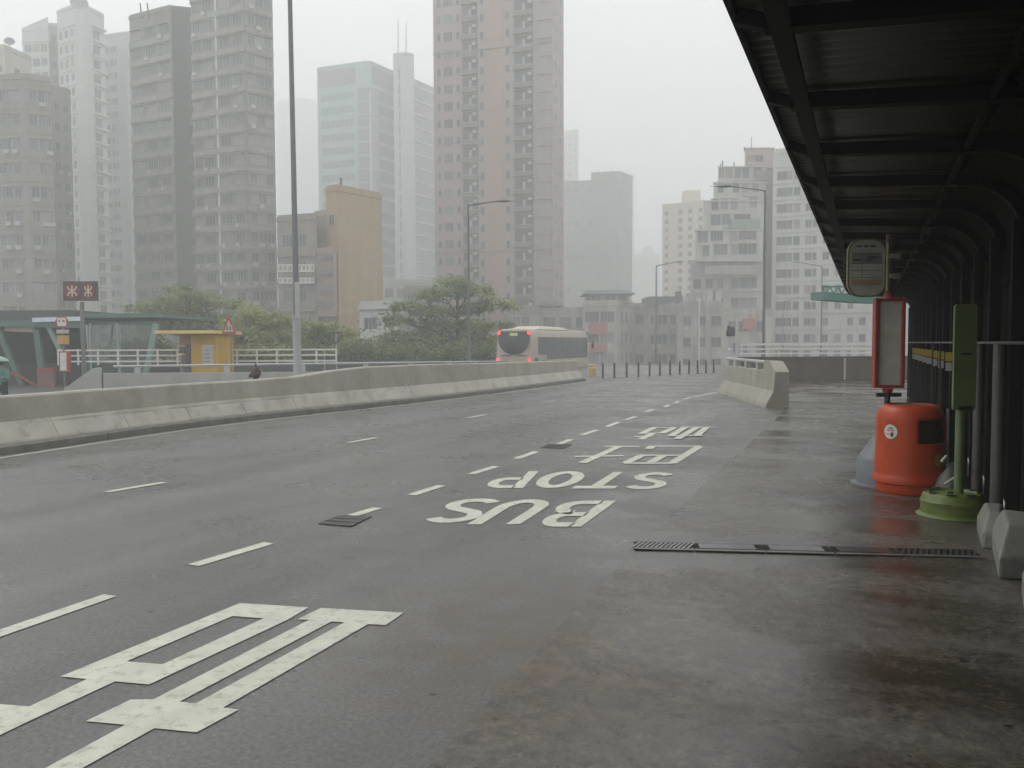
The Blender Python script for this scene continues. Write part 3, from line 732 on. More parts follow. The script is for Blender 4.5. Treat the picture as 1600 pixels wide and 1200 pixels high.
mb = MB(); mb.box(-17*s1,21*s1,-.02,.02,Z(620),Z(614)); mb.build('cross_bar', BLK, root)
mb = MB(); mb.lathe([(.05,Z(614)),(.06,Z(607))], n=16); mb.build('collar', RED, root, smooth=True)
mb = MB(); mb.lathe([(.042,Z(466)),(.042,Z(366))], n=16); mb.build('upper_pole', BRN, root, smooth=True)
mb = MB(); mb.lathe([(.055,Z(468)),(.055,Z(458))], n=16); mb.build('collar', RED, root, smooth=True)
z0, z1 = Z(606), Z(466); wc = 40*s1; zc = (z0+z1)/2
case = bpy.data.objects.new('timetable_case', None)
mb = MB(); W = .163; D = .16; t_ = .035
mb.box(-W,W,0,D,z0,z0+t_); mb.box(-W,W,0,D,z1-t_,z1); mb.box(-W,-W+t_,0,D,z0+t_,z1-t_); mb.box(W-t_,W,0,D,z0+t_,z1-t_)
mb.box(-W+t_,W-t_,.06,D-.002,z0+t_,z1-t_)
cs = mb.build('timetable_case', RED, root, bevel=.008, loc=(-2*s1,-D/2,0), rz=math.radians(-12))
mb = MB(); mb.box(-W+t_+.002,W-t_-.002,.045,.058,z0+t_+.002,z1-t_-.002); mb.build('panel', CREAM, cs)
ow, oh = 57*s1, 87*s1
mb = MB(); c = Vector(((1346-1384)*s1, -.02, Z(419)))
mb.plate(rrect(ow, oh, ow*.36, 8), c, (1,0,0), (0,0,1), .02); pl = mb.build('route_plate', CREAM, root)
mb = MB()
out = rrect(ow+.02, oh+.02, ow*.37, 8); inn = rrect(ow-.012, oh-.012, ow*.35, 8); n = len(out)
V = [c+Vector((p[0],-.026,p[1])) for p in out]+[c+Vector((p[0],-.026,p[1])) for p in inn]+[c+Vector((p[0],.004,p[1])) for p in out]
mb.add(V, [(i,(i+1)%n,n+(i+1)%n,n+i) for i in range(n)]+[(2*n+i,2*n+(i+1)%n,(i+1)%n,i) for i in range(n)]); mb.build('rim', mat('plate_rim',(.20,.18,.08),.5), pl)
INK = mat('plate_ink', (.10,.11,.10), .6)
mb = MB(); f_ = -.0235
def ln(x0,x1,y0,y1,m=INK): mb.box(c.x+x0,c.x+x1,c.y+f_,c.y-.0205,c.z+y0,c.z+y1,m)
mid_ = mat('plate_grey', (.21,.22,.19), .6)
ln(-.17,.17,.05,.17,mid_)
for yy in (.17,.05,-.03,-.11): ln(-.18,.18,yy-.003,yy+.003)
ln(-.055,-.05,-.11,.17)
for x0,x1,y0 in ((-.15,-.07,.08),(.0,.14,.11),(-.02,.06,.075),(-.12,-.06,.235),(-.04,.01,.235),(.03,.1,.235)): ln(x0,x1,y0,y0+.022)
ln(-.17,.17,-.2,-.13, mat('plate_warm',(.38,.30,.18),.6))
mb.build('print', parent=pl)
mb = MB(); xr = c.x+ow/2+.03
mb.box(xr,xr+.025,-.03,.0,Z(455),Z(380)); 
mb.build('side_trim', YLW, root)
for py in (401,432):
    mb = MB(); mb.box(xr+.02,.06,-.045,.045,Z(py+3),Z(py-4)); mb.build('bracket', mat('bracket_pale',(.34,.33,.24),.4), root)
    mb = MB(); mb.box(.061,.11,-.03,.03,Z(py+3.5),Z(py-4.5)); mb.build('clamp', mat('bracket_pale',(.34,.33,.24),.4), root)

# ------------------------------------------------------------------ green sign stand on a wheel-rim foot
GRN = mat('green_worn_paint', (.115,.165,.032), .45, .25, 5, stain=(.05,.06,.02), stain_amt=.7, stain_scale=7)
GRN2 = mat('green_board_paint', (.115,.165,.055), .5, .25, 3)
gp = G(1488, 806); s2 = gp.y/F
root = empty('sign_stand', tuple(gp), 'green sign stand with narrow board, planted in a green wheel-rim foot', 'sign stand')
r0 = 47*s2
mb = MB(); mb.lathe([(r0*1.10,0),(r0*1.12,.012),(r0*1.05,.03),(r0*.98,.04),(r0*.97,.12),(r0*1.0,.125),(r0*1.0,.15),(r0*.95,.165),(r0*.93,.20),(r0*.86,.225),(r0*.74,.235),(r0*.70,.215),(r0*.45,.205),(r0*.3,.215),(.05,.22)], n=48, cap=False)
rim = mb.build('wheel_foot', GRN, root, smooth=True)
for i in range(8):
    mb = MB(); a = 2*PI*i/8+.25; cx, cy = r0*.80*math.cos(a), r0*.80*math.sin(a)
    mb.plate(circ(.036,14,sx=1.3,sy=.85), (cx,cy,.2315), (-math.sin(a),math.cos(a),0), (-math.cos(a)*.98,-math.sin(a)*.98,.06), .004)
    mb.build('rim_slot', mat('slot_black',(.006,.006,.005),.8), rim)
mb = MB(); mb.lathe([(.042,.2),(.040,1.05),(.02,1.9)], n=16, c=(9*s2,0,0)); mb.build('pole', GRN2, root, smooth=True)
zt, zb_ = P(1495,476,gp.y).z, P(1495,640,gp.y).z
mb = MB(); mb.plate(rrect(35*s2, zt-zb_, .03, 4), ((1495-1488)*s2,-.06,(zt+zb_)/2), (1,0,0), (0,0,1), .03); bd = mb.build('board', GRN2, root)
for za_, zb3, k1, k2 in ((zb_+.005, zb_+.04, -10, 12), ((zt+zb_)/2+.02, (zt+zb_)/2+.045, -8, 9)):
    mb = MB(); mb.box((k1+7)*s2, (k2+7)*s2, -.105, -.092, za_, zb3); mb.build('board_clip', mat('clip_dark',(.03,.04,.02),.5), bd)

# folded trolley, sack and sticks behind the stand
tp = G(1486, 772); s3 = tp.y/F
root = empty('folded_trolley', tuple(tp), 'dark folded trolley with two pale uprights between bin and shelter columns', 'trolley')
zz0, zz1 = P(1486,708,tp.y).z, P(1486,640,tp.y).z
mb = MB(); mb.box(-8*s3,8*s3,.0,.04,.1,zz1); mb.build('panel', mat('trolley_dark',(.010,.009,.012),.6), root)
for x in (-9,8):
    mb = MB(); mb.box((x-1.2)*s3,(x+1.2)*s3,-.03,-.005,.02,zz1+.01); mb.build('upright', mat('trolley_pale',(.34,.34,.30),.4), root)
mb = MB(); mb.box(-9*s3,9*s3,-.28,.0,.02,.04); mb.build('toe_plate', mat('trolley_dark',(.010,.009,.012),.6), root)
# sack
kp = G(1487, 778)
mb = MB(); prf = [(.02,0),(.17,.01),(.20,.06),(.185,.15),(.14,.24),(.08,.30),(.05,.33),(.07,.36),(.02,.365)]
mb.lathe(prf, n=22)
rn = random.Random(5)
nv = []
for i,(x,y,z) in enumerate(mb.v):
    a = math.atan2(y,x); q = 1+.10*math.sin(3*a+z*9)+.06*math.sin(7*a+z*20); nv.append((x*q,y*q*.8,z*(1+.05*math.sin(2*a))))
mb.v = nv
tag(mb.build('refuse_sack', mat('grey_sack',(.14,.145,.13),.5,.2,6), smooth=True, loc=kp), 'small grey plastic sack slumped behind the green stand', 'sack')
for (a, b_, lab) in (((1471,722),(1479,712),'short pale stick leaning beside the bin, upper one'),((1476,757),(1494,745),'pale stick lying against the sack, lower and longer one')):
    A = P(a[0],a[1],kp.y-.24); B = P(b_[0],b_[1],kp.y-.24)
    mb = MB(); mb.tube([A,A.lerp(B,.5)+Vector((0,.0,.002)),B],[.016,.015,.013],n=8)
    tag(mb.build('stick', mat('pale_wood',(.42,.41,.36),.5), smooth=True), lab, 'stick')
# ------------------------------------------------------------------ buildings
def glassy(name, c): return mat(name, c, .18, .25, .6, spec=.6)
GLD = [glassy('glass_dark', (.05,.055,.058)), glassy('glass_mid', (.10,.11,.11)), mat('curtained_glass', (.22,.21,.19), .35, .2, 1.5)]
FRM = mat('window_frame_grey', (.35,.35,.34), .5, .05, 3); ACM = mat('air_conditioner', (.42,.41,.38), .5, .05, 3)
def win_mesh(key, w, h, hood=0., ac=False, glass=0, mull=2, frame=FRM, wallm=None, depth=.05):
    mb = MB(); x0, x1, z0, z1 = -w/2, w/2, -h/2, h/2; t = .06
    mb.box(x0,x1,-.02,.05,z0,z1,GLD[glass])
    mb.box(x0-t,x0,-depth,.04,z0-t,z1+t,frame); mb.box(x1,x1+t,-depth,.04,z0-t,z1+t,frame)
    mb.box(x0,x1,-depth,.04,z0-t,z0,frame); mb.box(x0,x1,-depth,.04,z1,z1+t,frame)
    for i in range(1, mull): mb.box(x0+w*i/mull-.025,x0+w*i/mull+.025,-.045,.04,z0,z1,frame)
    if hood > 0: mb.box(x0-.15,x1+.15,-hood,.04,z1+t+.01,z1+t+.10,wallm or frame)
    if ac: mb.box(x0+.1,x0+.8,-.45,-.055,z0-.62,z0-.12,ACM)
    return mb.mesh('window')
WCACHE = {}
def get_win(*a, **k):
    key = (a, tuple(sorted((kk, str(v)) for kk, v in k.items())))
    if key not in WCACHE: WCACHE[key] = win_mesh(key, *a, **k)
    return WCACHE[key]
GB = -6.0
def tower(name, label, cols, tops, wallm, ref=420, depth=14, rows=(), bands=None, group='tower blocks and houses around the flyover', base=GB, cat='building',
          roofm=None, extra=None, parapet=True, solve=False, slant=False):
    """cols: [(px, Y)...] left to right as seen; tops: picture row of roof edge above each col; rows: list of facade specs"""
    if solve:                                  # level roof: distance of each corner follows from its measured roofline
        r_ = min(range(len(cols)), key=lambda i: cols[i][1]); zr_ = P(cols[r_][0], tops[r_], cols[r_][1]).z
        cols = [(px, Y if i == r_ else (zr_-EYE)/ray(px, tops[i]).z*ray(px, tops[i]).y) for i, (px, Y) in enumerate(cols)]
    pts = [P(px, ref, Y) for px, Y in cols]; zt = [P(cols[i][0], tops[i], cols[i][1]).z for i in range(len(cols))]
    if not slant and all(abs(z-zt[0]) < 8 for z in zt): zt = [sum(zt)/len(zt)]*len(zt)
    xy = [Vector((p.x,p.y,0)) for p in pts]
    root = empty(name, (xy[0].x, xy[0].y, base), label, cat, group)
    org = Vector(root.location)
    a, b = xy[0], xy[-1]; ra, rb2 = a.normalized(), b.normalized()
    wid = (b-a).length; kk = min(.06, wid*.3/depth)
    back = [b + Vector((rb2.x/rb2.y-kk, 1, 0))*depth, a + Vector((ra.x/ra.y+kk, 1, 0))*depth]
    plan = xy + back; zz = zt + [zt[-1], zt[0]]
    mb = MB(); mb.prism([(p.x-org.x, p.y-org.y) for p in plan], 0, [z-base for z in zz], wallm)
    n = len(xy)
    faces = []
    for i in range(n-1):
        d = (xy[i+1]-xy[i]); L = d.length; d.normalize(); faces.append((xy[i], d, L, Vector((d.y,-d.x,0)), min(zt[i], zt[i+1])))
    if parapet:
        for p0, d, L, nn, z in faces:
            c0 = p0+nn*.06-org; mb.beam((c0.x,c0.y,z-base-.35),(c0.x+d.x*L,c0.y+d.y*L,z-base-.35),.14,.5,roofm or wallm)
    if bands:
        for fi, fh, off, hh, pr, bm in bands:
            p0, d, L, nn, z = faces[fi]; zc = z-off
            while zc > base+1:
                q0 = p0+nn*(pr/2-.02)-org; q1 = q0+d*L
                mb.beam((q0.x,q0.y,zc-base),(q1.x,q1.y,zc-base),pr+.04,hh,bm or wallm); zc -= fh
    mb.build('wall', parent=root)
    if roofm is not None or True:
        rm = MB(); q = [((p.x-org.x)*1.0, (p.y-org.y)*1.0) for p in plan]; cx = sum(p[0] for p in q)/len(q); cy = sum(p[1] for p in q)/len(q)
        zmin = min(zz)-base
        if max(zz)-min(zz) < .5:
            rm.prism([(cx+(x-cx)*.97, cy+(y-cy)*.97) for x, y in q], zmin+.02, zmin+.22, roofm or wallm); rm.build('roof', parent=root)
    cand = []
    rnd = random.Random(hash(label) % 1000 if False else len(label)*31+int(cols[0][0]))
    for r in rows:
        fi, fh, off, xs_, h = r['face'], r['fh'], r['off'], r['xs'], r['h']
        p0, d, L, nn, z = faces[fi]; zc = z-off; k = 0
        zlow = r.get('low', base+1.5)
        while zc > zlow:
            for (fx, w) in xs_:
                c0 = p0+d*(L*fx)+nn*.012
                pr = proj((c0.x,c0.y,zc))
                if pr and -25 < pr[0] < 1500 and -25 < pr[1] < 575 and rnd.random() > r.get('miss', 0):
                    gidx = rnd.choice(r.get('glass', (0,0,1,1,2))); ac = r.get('ac', 0) > rnd.random()
                    if r.get('balc'):
                        me_ = r['balc']
                    else:
                        me_ = get_win(round(w,2), h, hood=r.get('hood',0), ac=ac, glass=gidx, mull=r.get('mull',2), frame=r.get('frame',FRM), wallm=r.get('hm', wallm))
                    cand.append(((c0.x,c0.y,zc), math.atan2(d.y,d.x), me_, r.get('name','window')))
            zc -= fh; k += 1
    cand.sort(key=lambda c: (Vector(c[0])-CAM).length)
    by = {}
    for c in cand: by.setdefault(c[3], []).append(c)
    for nm, cl in by.items():
        for (loc, rz, me_, _) in cl[:100]:
            o = bpy.data.objects.new(nm, me_); col.objects.link(o); o.parent = root; o.location = (loc[0]-org.x, loc[1]-org.y, loc[2]-org.z); o.rotation_euler.z = rz
        if len(cl) > 100:
            rest = MB()
            for (loc, rz, me_, _) in cl[100:]:
                cr, sr = math.cos(rz), math.sin(rz); base_i = len(rest.v)
                for v in me_.vertices:
                    rest.v.append((v.co.x*cr-v.co.y*sr+loc[0]-org.x, v.co.x*sr+v.co.y*cr+loc[1]-org.y, v.co.z+loc[2]-org.z))
                for p in me_.polygons:
                    mm = me_.materials[p.material_index]; rest.f.append([base_i+i for i in p.vertices]); rest.mi.append(rest._m(mm))
            tag(rest.build(nm, parent=root), kind='stuff')
    return root, faces, org, zt
def part_at(root, name, mb, m=None, smooth=False):
    o = mb.build(name, m, smooth=smooth); return pgrp(o, root)
def spread(n, w, a=0., b=1.): return [(a+(b-a)*(i+.5)/n, w) for i in range(n)]

# --- far left beige blocks
W1 = mat('beige_tile_wall', (.235,.225,.185), .7, .08, .5, streak=.12)
W1b = mat('cream_penthouse_wall', (.46,.45,.36), .7, .05, .5)
tower('apartment_block', 'beige grey block at the far left edge, its corner facing us', [(-70,112),(50,106),(88,110)], [122,116,121], W1, solve=True,
      rows=[dict(face=0,fh=3.0,off=2.6,xs=[(.66,.8),(.74,.8),(.86,.9)],h=1.2,hood=.25,ac=.3), dict(face=1,fh=3.0,off=2.6,xs=[(.25,.8),(.62,.8),(.85,.6)],h=1.25,hood=.25,ac=.3)],
      bands=[(0,3.0,1.2,.12,.08,None),(1,3.0,1.2,.12,.08,None)])
root,_,org,zt = tower('apartment_block', 'cream block behind the far left corner with a satellite dish on its roof', [(-40,135),(18,131),(58,138)], [75,70,88], W1b, solve=True,
      rows=[dict(face=0,fh=4.0,off=3.6,xs=[(.86,.9)],h=1.0),dict(face=1,fh=4.0,off=3.4,xs=[(.45,1.0)],h=1.0)])
tower('apartment_block', 'narrow beige block filling the gap between the corner block and the white tower', [(84,126),(118,129)], [132,141], W1, depth=10, rows=[dict(face=0,fh=2.95,off=3,xs=[(.35,.8),(.75,.8)],h=1.2,ac=.3)])
def dish(px, py, Y, r, label):
    c = P(px, py, Y); root = empty('satellite_dish', (c.x,c.y,c.z-1.6), label, 'satellite dish', 'satellite dishes on rooftops')
    mb = MB(); mb.tube([(0,0,0),(0,0,1.4)], .08, n=8); mb.build('mast', STEEL, root)
    mb = MB(); pr = [(r*t, r*.35*t*t) for t in (.02,.3,.6,.85,1.0)]; mb.lathe(pr, n=20, cap=False)
    o = mb.build('dish', mat('dish_grey',(.22,.23,.23),.5), root, smooth=True); o.location = (0,0,1.55); o.rotation_euler = (math.radians(62),0,math.radians(25))
    s = o.modifiers.new('t','SOLIDIFY'); s.thickness = .04
dish(15, 66, 128, .75, 'small satellite dish on the cream roof at far left')
# --- white tower
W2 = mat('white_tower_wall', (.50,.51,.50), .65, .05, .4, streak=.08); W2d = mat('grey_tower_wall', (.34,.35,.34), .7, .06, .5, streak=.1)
tower('apartment_tower', 'slim white tower wing with slanting roofline, second from the left', [(46,174),(87,173)], [44,26], W2, depth=10, slant=True,
      rows=[dict(face=0,fh=2.85,off=4.2,xs=[(.22,1.5),(.52,1.5),(.82,1.3)],h=1.5,mull=3,hm=W2)], bands=[(0,2.85,2.9,.2,.15,None)])
root,fc,org,zt = tower('apartment_tower', 'tall white tower with a smooth rounded shaft and stacked side balconies', [(101,169),(128,166),(143,166.3),(153,167.6),(173,171)], [12,11,11,12,20], W2, depth=14, solve=False,
      rows=[dict(face=0,fh=2.85,off=5.2,xs=[(.18,.85),(.5,.85),(.82,.85)],h=1.5,hm=W2),
            dict(face=3,fh=2.85,off=5.2,xs=[(.35,1.7)],h=1.7,hood=.8,ac=.6,glass=(0,0,1))], bands=[(0,2.85,3.9,.22,.12,W2d),(3,2.85,3.4,.35,.7,W2)])
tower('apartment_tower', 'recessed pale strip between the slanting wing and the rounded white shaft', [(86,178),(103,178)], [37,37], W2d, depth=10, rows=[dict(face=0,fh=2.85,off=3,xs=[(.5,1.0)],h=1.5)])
dish(124, 8, 160, 1.6, 'large satellite dish on the white tower roof')
tower('apartment_tower', 'pale grey tower squeezed between the white tower and the dark grey ones', [(168,190),(206,188),(222,190)], [54,52,54], mat('pale_grey_wall',(.40,.42,.42),.7,.05,.4,streak=.1), depth=14,
      rows=[dict(face=0,fh=2.85,off=3.5,xs=[(.22,1.0),(.42,1.0),(.55,.8)],h=1.3), dict(face=1,fh=2.85,off=3.5,xs=[(.5,1.0)],h=1.5,hood=.6,ac=.5)])
# --- dark grey pair
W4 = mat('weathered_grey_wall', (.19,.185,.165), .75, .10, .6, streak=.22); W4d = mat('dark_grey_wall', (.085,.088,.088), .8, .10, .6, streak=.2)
W4l = mat('grey_spandrel', (.26,.255,.235), .75, .08, .8, streak=.2)
r4,f4,o4,z4_ = tower('tower_block', 'dark grey tower with window ribbons, left half of the grey pair', [(212,128),(277,122)], [25,8], W4, depth=16, solve=True,
      rows=[dict(face=0,fh=2.72,off=3.2,xs=[(.17,1.9),(.50,1.9),(.82,1.8)],h=1.25,hood=.5,ac=.15,mull=4,glass=(0,0,1,0,2),hm=W4l)], bands=[(0,2.72,4.5,.75,.22,W4l)])
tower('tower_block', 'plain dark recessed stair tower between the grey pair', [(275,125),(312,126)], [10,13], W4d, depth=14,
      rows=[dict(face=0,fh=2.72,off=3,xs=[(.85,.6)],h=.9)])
r5,f5,o5,z5_ = tower('tower_block', 'tall weathered grey tower rising past the top of the frame behind the lamp post', [(307,121),(390,117),(433,119.5)], [-90,-90,-90], W4, depth=16,
      rows=[dict(face=0,fh=2.72,off=3.1,xs=[(.10,1.3),(.30,1.6),(.62,1.8),(.86,1.5)],h=1.25,hood=.5,ac=.2,mull=3,glass=(0,0,1,0,2),hm=W4l),
            dict(face=1,fh=2.72,off=3.1,xs=[(.22,1.1),(.50,1.3),(.80,1.0)],h=1.3,hood=.4,ac=.3,mull=2,hm=W4l)], bands=[(0,2.72,4.4,.75,.22,W4l),(1,2.72,4.5,.45,.12,W4l)])
PIPE = mat('pale_drain_pipe', (.60,.60,.57), .5)
for (px, Y, top, root) in ((256,124.3,16,r4),(335,119.7,-60,r5)):
    a = P(px, top, Y-.6); mb = MB(); mb.box(a.x-.12,a.x+.12,a.y-.1,a.y+.1,GB,a.z); part_at(root, 'drain_pipe', mb, PIPE)
for px in (222, 233):
    c = P(px, 14, 122); mb = MB(); mb.tube([(c.x-.1,c.y,c.z-1.4),(c.x-.25,c.y,c.z+.8)], .10, n=6); part_at(r4, 'mast', mb, BLK)
# --- far pale tower left of centre
FW = mat('far_tower_wall', (.42,.43,.43), .7, .04, .3)
tower('far_tower', 'faint pale tower almost lost in the rain behind the lamp post', [(436,610),(470,600),(503,608)], [158,150,162], FW, depth=25,
      rows=[dict(face=0,fh=3.2,off=4,xs=spread(4,1.3),h=1.6),dict(face=1,fh=3.2,off=4,xs=spread(4,1.3),h=1.6)])
# --- teal glass office tower
TG = mat('teal_curtain_glass', (.085,.18,.18), .16, .15, .25, spec=.7); TGL = mat('pale_teal_spandrel', (.25,.38,.37), .35, .08, .3)
GG = mat('blue_grey_glass', (.12,.155,.17), .2, .15, .3, spec=.7); WB = mat('white_fin', (.55,.57,.57), .5, .04, 1)
def band_mesh(w, h, m1, m2):
    mb = MB(); mb.box(-w/2,w/2,-.10,.05,-h/2,h/2,m1)
    nn = max(2,int(w/1.5))
    for i in range(1, nn): mb.box(-w/2+w*i/nn-.04,-w/2+w*i/nn+.04,-.14,-.10,-h/2,h/2,m2)
    return mb.mesh('window_band')
root,fc,org,zt = tower('office_tower', 'teal glass office tower with pale bands behind the tan building', [(500,252),(562,246),(583,240),(630,250)], [106,97,95,116], TGL, depth=22, parapet=True, solve=True,
     rows=[dict(face=0,fh=3.85,off=9.0,xs=[(.5,0)],h=2,balc=band_mesh(11.0,2.0,TG,TGL),name='window_band'),
           dict(face=1,fh=3.85,off=9.0,xs=[(.5,0)],h=2,balc=band_mesh(3.9,3.3,GG,GG),name='window_band'),
           dict(face=2,fh=3.85,off=9.0,xs=[(.52,0)],h=2,balc=band_mesh(7.4,2.7,GG,TG),name='window_band')], bands=[(2,7.7,7.2,.25,.5,WB)])
a = fc[2][0]; mb = MB(); a = Vector((a.x-.2,a.y-.1,0)); mb.box(a.x-.2,a.x+.2,a.y-.5,a.y+.2,GB,P(582,142,238.8).z); part_at(root,'corner_fin',mb,WB)
# top storey glazing
for i, (px0, px1, Ya, Yb, m_) in enumerate([(502,562,0,1,GG),(588,626,2,3,GG)]):
    f_ = fc[Ya]; a, b = f_[0]+f_[1]*.6, f_[0]+f_[1]*(f_[2]-.6); mb = MB(); mb.beam((a.x,a.y,f_[4]-3.6),(b.x,b.y,f_[4]-3.6),.3,4.6); part_at(root,'top_glazing',mb,m_)
root,fc,org,zt = tower('office_tower', 'pale service core with twin masts beside the teal glass tower', [(618,238),(636,237),(650,238.5)], [84,82,84], mat('core_panel',(.42,.44,.45),.5,.05,.4), depth=16,
      rows=[dict(face=0,fh=3.85,off=6,xs=[(.5,0)],h=2,balc=band_mesh(.5,3.0,GG,GG),name='window_band')])
for px, top in ((622,30),(634.5,36)):
    a = P(px,90,242); b = P(px,top,242); mb = MB(); mb.tube([a,b],[.28,.16],n=8); part_at(root,'mast',mb,WB)
tower('office_tower', 'grey glass wing right of the pale core with thin white ledges', [(648,243),(690,255)], [123,142], GG, solve=True, depth=18,
      rows=[dict(face=0,fh=3.85,off=4,xs=[(.5,0)],h=2,balc=band_mesh(7.2,2.6,TG,GG),name='window_band')], bands=[(0,3.85,2.1,.25,.6,WB)])
tower('podium_block', 'low pale grey podium under the glass towers', [(598,190),(690,196)], [436,440], mat('podium_wall',(.36,.38,.38),.6,.06,.4), depth=14,
      rows=[dict(face=0,fh=4,off=3,xs=spread(5,1.9),h=2)])
# --- tan building
TAN = mat('tan_rendered_wall', (.36,.25,.125), .75, .06, .5, streak=.10); TAN2 = mat('tan_grey_wall', (.31,.255,.17), .75, .08, .5, streak=.12); PNK = mat('dull_pink_wall', (.30,.20,.175), .75, .08, .6)  # TAN2 is a greyer tan for the stepped wing
root,fc,org,zt = tower('warehouse_block', 'tall plain tan block with a stair turret and mast on top', [(511,103),(529,101.5),(598,106)], [293,290,304], TAN, solve=True, depth=12, ref=440,
      rows=[dict(face=0,fh=7,off=4,xs=[(.5,.8)],h=1.2)])
a = P(533,300,104); mb = MB(); mb.box(a.x-.14,a.x+.14,a.y-.1,a.y+.2,a.z-2,P(533,278,104).z); part_at(root,'mast',mb,BLK)
mb = MB(); a = P(497,384,101); b = P(523,384,100); mb.beam((a.x,a.y,P(510,440,100).z),(b.x,b.y,P(510,440,100).z),.6,P(510,386,100).z-P(510,494,100).z); part_at(root,'pink_bay',mb,PNK)
for py in (402,425,450,475):
    c = P(508,py,100); mb = MB(); mb.box(c.x-.9,c.x+.9,c.y-.5,c.y-.3,c.z-.35,c.z+.35); part_at(root,'window',mb,GLD[1])
tower('warehouse_block', 'stepped tan wing between the balconied block and the tan wall', [(492,106),(513,104.5)], [336,326], TAN2, depth=12, rows=[dict(face=0,fh=3.6,off=5,xs=[(.4,.9)],h=1.6)])
SGN = mat('banner_white', (.62,.60,.54), .6, .05, 2); SGR = mat('banner_ink', (.22,.17,.15), .6)
root,fc,org,zt = tower('warehouse_block', 'brown block with deep balconies and two white character banners', [(434,103),(496,101)], [340,334], mat('brown_balcony_wall',(.23,.205,.17),.75,.1,.6,streak=.15), depth=12,
      rows=[dict(face=0,fh=3.35,off=3.0,xs=[(.27,1.5),(.60,1.5)],h=1.5,mull=3,glass=(0,0,1))], bands=[(0,3.35,4.6,.7,.5,None)])
rnd = random.Random(11)
for py0, py1 in ((413,425),(434,443)):
    for px0, px1 in ((435,457),(465,491)):
        a, b = P(px0,py0,100), P(px1,py1,100); w = b.x-a.x; h = a.z-b.z
        s = MB(); s.box(a.x,b.x,99.85,99.97,b.z,a.z); o = part_at(root,'banner',s,SGN)
        k = 3 if px0 < 460 else 4
        for i in range(k):
            s = MB()
            cx = a.x+w*(i+.5)/k; cw = w/k*.30; ch = h*.32; cz = (a.z+b.z)/2
            s.box(cx-cw,cx+cw,99.80,99.845,cz+ch*.6,cz+ch*.85); s.box(cx-cw*.15,cx+cw*.2,99.80,99.845,cz-ch,cz+ch*.6)
            s.box(cx-cw,cx+cw,99.80,99.845,cz-ch*.2,cz+ch*.05)
            if rnd.random() > .4: s.box(cx-cw,cx-cw*.7,99.80,99.845,cz-ch,cz-ch*.2); 
            if rnd.random() > .4: s.box(cx+cw*.6,cx+cw,99.80,99.845,cz-ch*.9,cz+ch*.9)
            s.build('character', SGR, parent=o)
tower('small_house', 'small white two-storey house half hidden by the layered tree', [(562,92),(612,90)], [473,474], mat('white_house_wall',(.46,.46,.43),.7,.08,.6,streak=.12), depth=9, ref=500,
      rows=[dict(face=0,fh=3.3,off=2.2,xs=[(.35,1.7)],h=1.2,mull=3)], bands=[(0,3.3,.6,.18,.35,None)])
tower('small_house', 'low grey rooftop shed above the tree beside the podium', [(630,110),(700,112)], [450,448], mat('shed_grey',(.22,.22,.21),.7,.1,.6), depth=9, rows=[dict(face=0,fh=3,off=1.6,xs=spread(3,.9),h=1)])

# --- pink tower
PK = mat('pink_tile_wall', (.36,.285,.265), .7, .05, .5, streak=.08); PKG = mat('grey_pink_wall', (.31,.285,.27), .7, .06, .5, streak=.1); PKP = mat('salmon_panel', (.38,.265,.235), .7, .04, .5, streak=.08)
def balcony_mesh(w):
    mb = MB(); mb.box(-w/2,w/2,-.02,.05,-.2,1.7,GLD[0]); mb.box(-w/2,w/2,-.9,.02,-.95,-.8,PKG)
    mb.box(-w/2,w/2,-.9,-.8,-.95,-.28,mat('balcony_rail_grey',(.16,.155,.15),.6)); mb.box(-w/2,-w/2+.1,-.9,.02,-.8,-.30,PKG); mb.box(w/2-.1,w/2,-.9,.02,-.8,-.30,PKG)
    mb.box(-w/2,w/2,-.93,-.77,-.28,-.2,FRM); mb.box(-.1,.35,-.5,-.1,-.2,1.0,mat('laundry_grey',(.34,.34,.36),.8)); mb.box(w/2-.75,w/2-.15,-.65,-.2,.9,1.35,ACM)
    return mb.mesh('balcony')
BM = balcony_mesh(2.6); BM2 = balcony_mesh(3.1)
GRW = glassy('greenish_glass', (.13,.20,.175)); GLD.append(GRW)
LP = 190.0
xx = lambda px: (px-679.0)/(866-679.0)
root,fc,org,zt = tower('residential_tower', 'pink and grey residential tower rising past the top of the frame at centre', [(680,139),(864,133.6),(881,140)], [-110,-110,-120], PK, depth=18,
    rows=[dict(face=0,fh=2.8,off=3,xs=[(xx(688),.55),(xx(719),.6)],h=1.15,mull=1,glass=(0,0,1)), dict(face=0,fh=2.8,off=3,xs=[(xx(703),1.45)],h=1.45,mull=3,glass=(0,1,3)),
          dict(face=0,fh=2.8,off=3.4,xs=[(xx(757),.6),(xx(797),.6)],h=1.2,mull=1,glass=(0,0,1)),
          dict(face=0,fh=2.8,off=3,xs=[(xx(854),1.9)],h=1.75,mull=3,glass=(0,1,3,3),hood=.3),
          dict(face=0,fh=2.8,off=3,xs=[(xx(738),0)],h=2,balc=BM,name='balcony'), dict(face=0,fh=2.8,off=3,xs=[(xx(822),0)],h=2,balc=BM2,name='balcony'),
          dict(face=1,fh=2.8,off=3,xs=[(.25,.8),(.7,.9)],h=1.1,glass=(0,0,1))])
ztw = zt[0]
for px0, px1, m_, pr, nm in ((725,751,PKG,.03,'balcony_strip'),(763,791,PKP,.04,'salmon_panel'),(805,841,PKG,.03,'balcony_strip'),(841,868,PKG,.05,'bay_strip')):
    p0, d, L, nn, zq = fc[0]; a, b = p0+d*(L*xx(px0))+nn*(pr-.06), p0+d*(L*min(1,xx(px1)))+nn*(pr-.06)
    mb = MB(); mb.beam((a.x,a.y,(GB+ztw)/2),(b.x,b.y,(GB+ztw)/2),.12,ztw-.5-GB,m_); part_at(root, nm, mb)
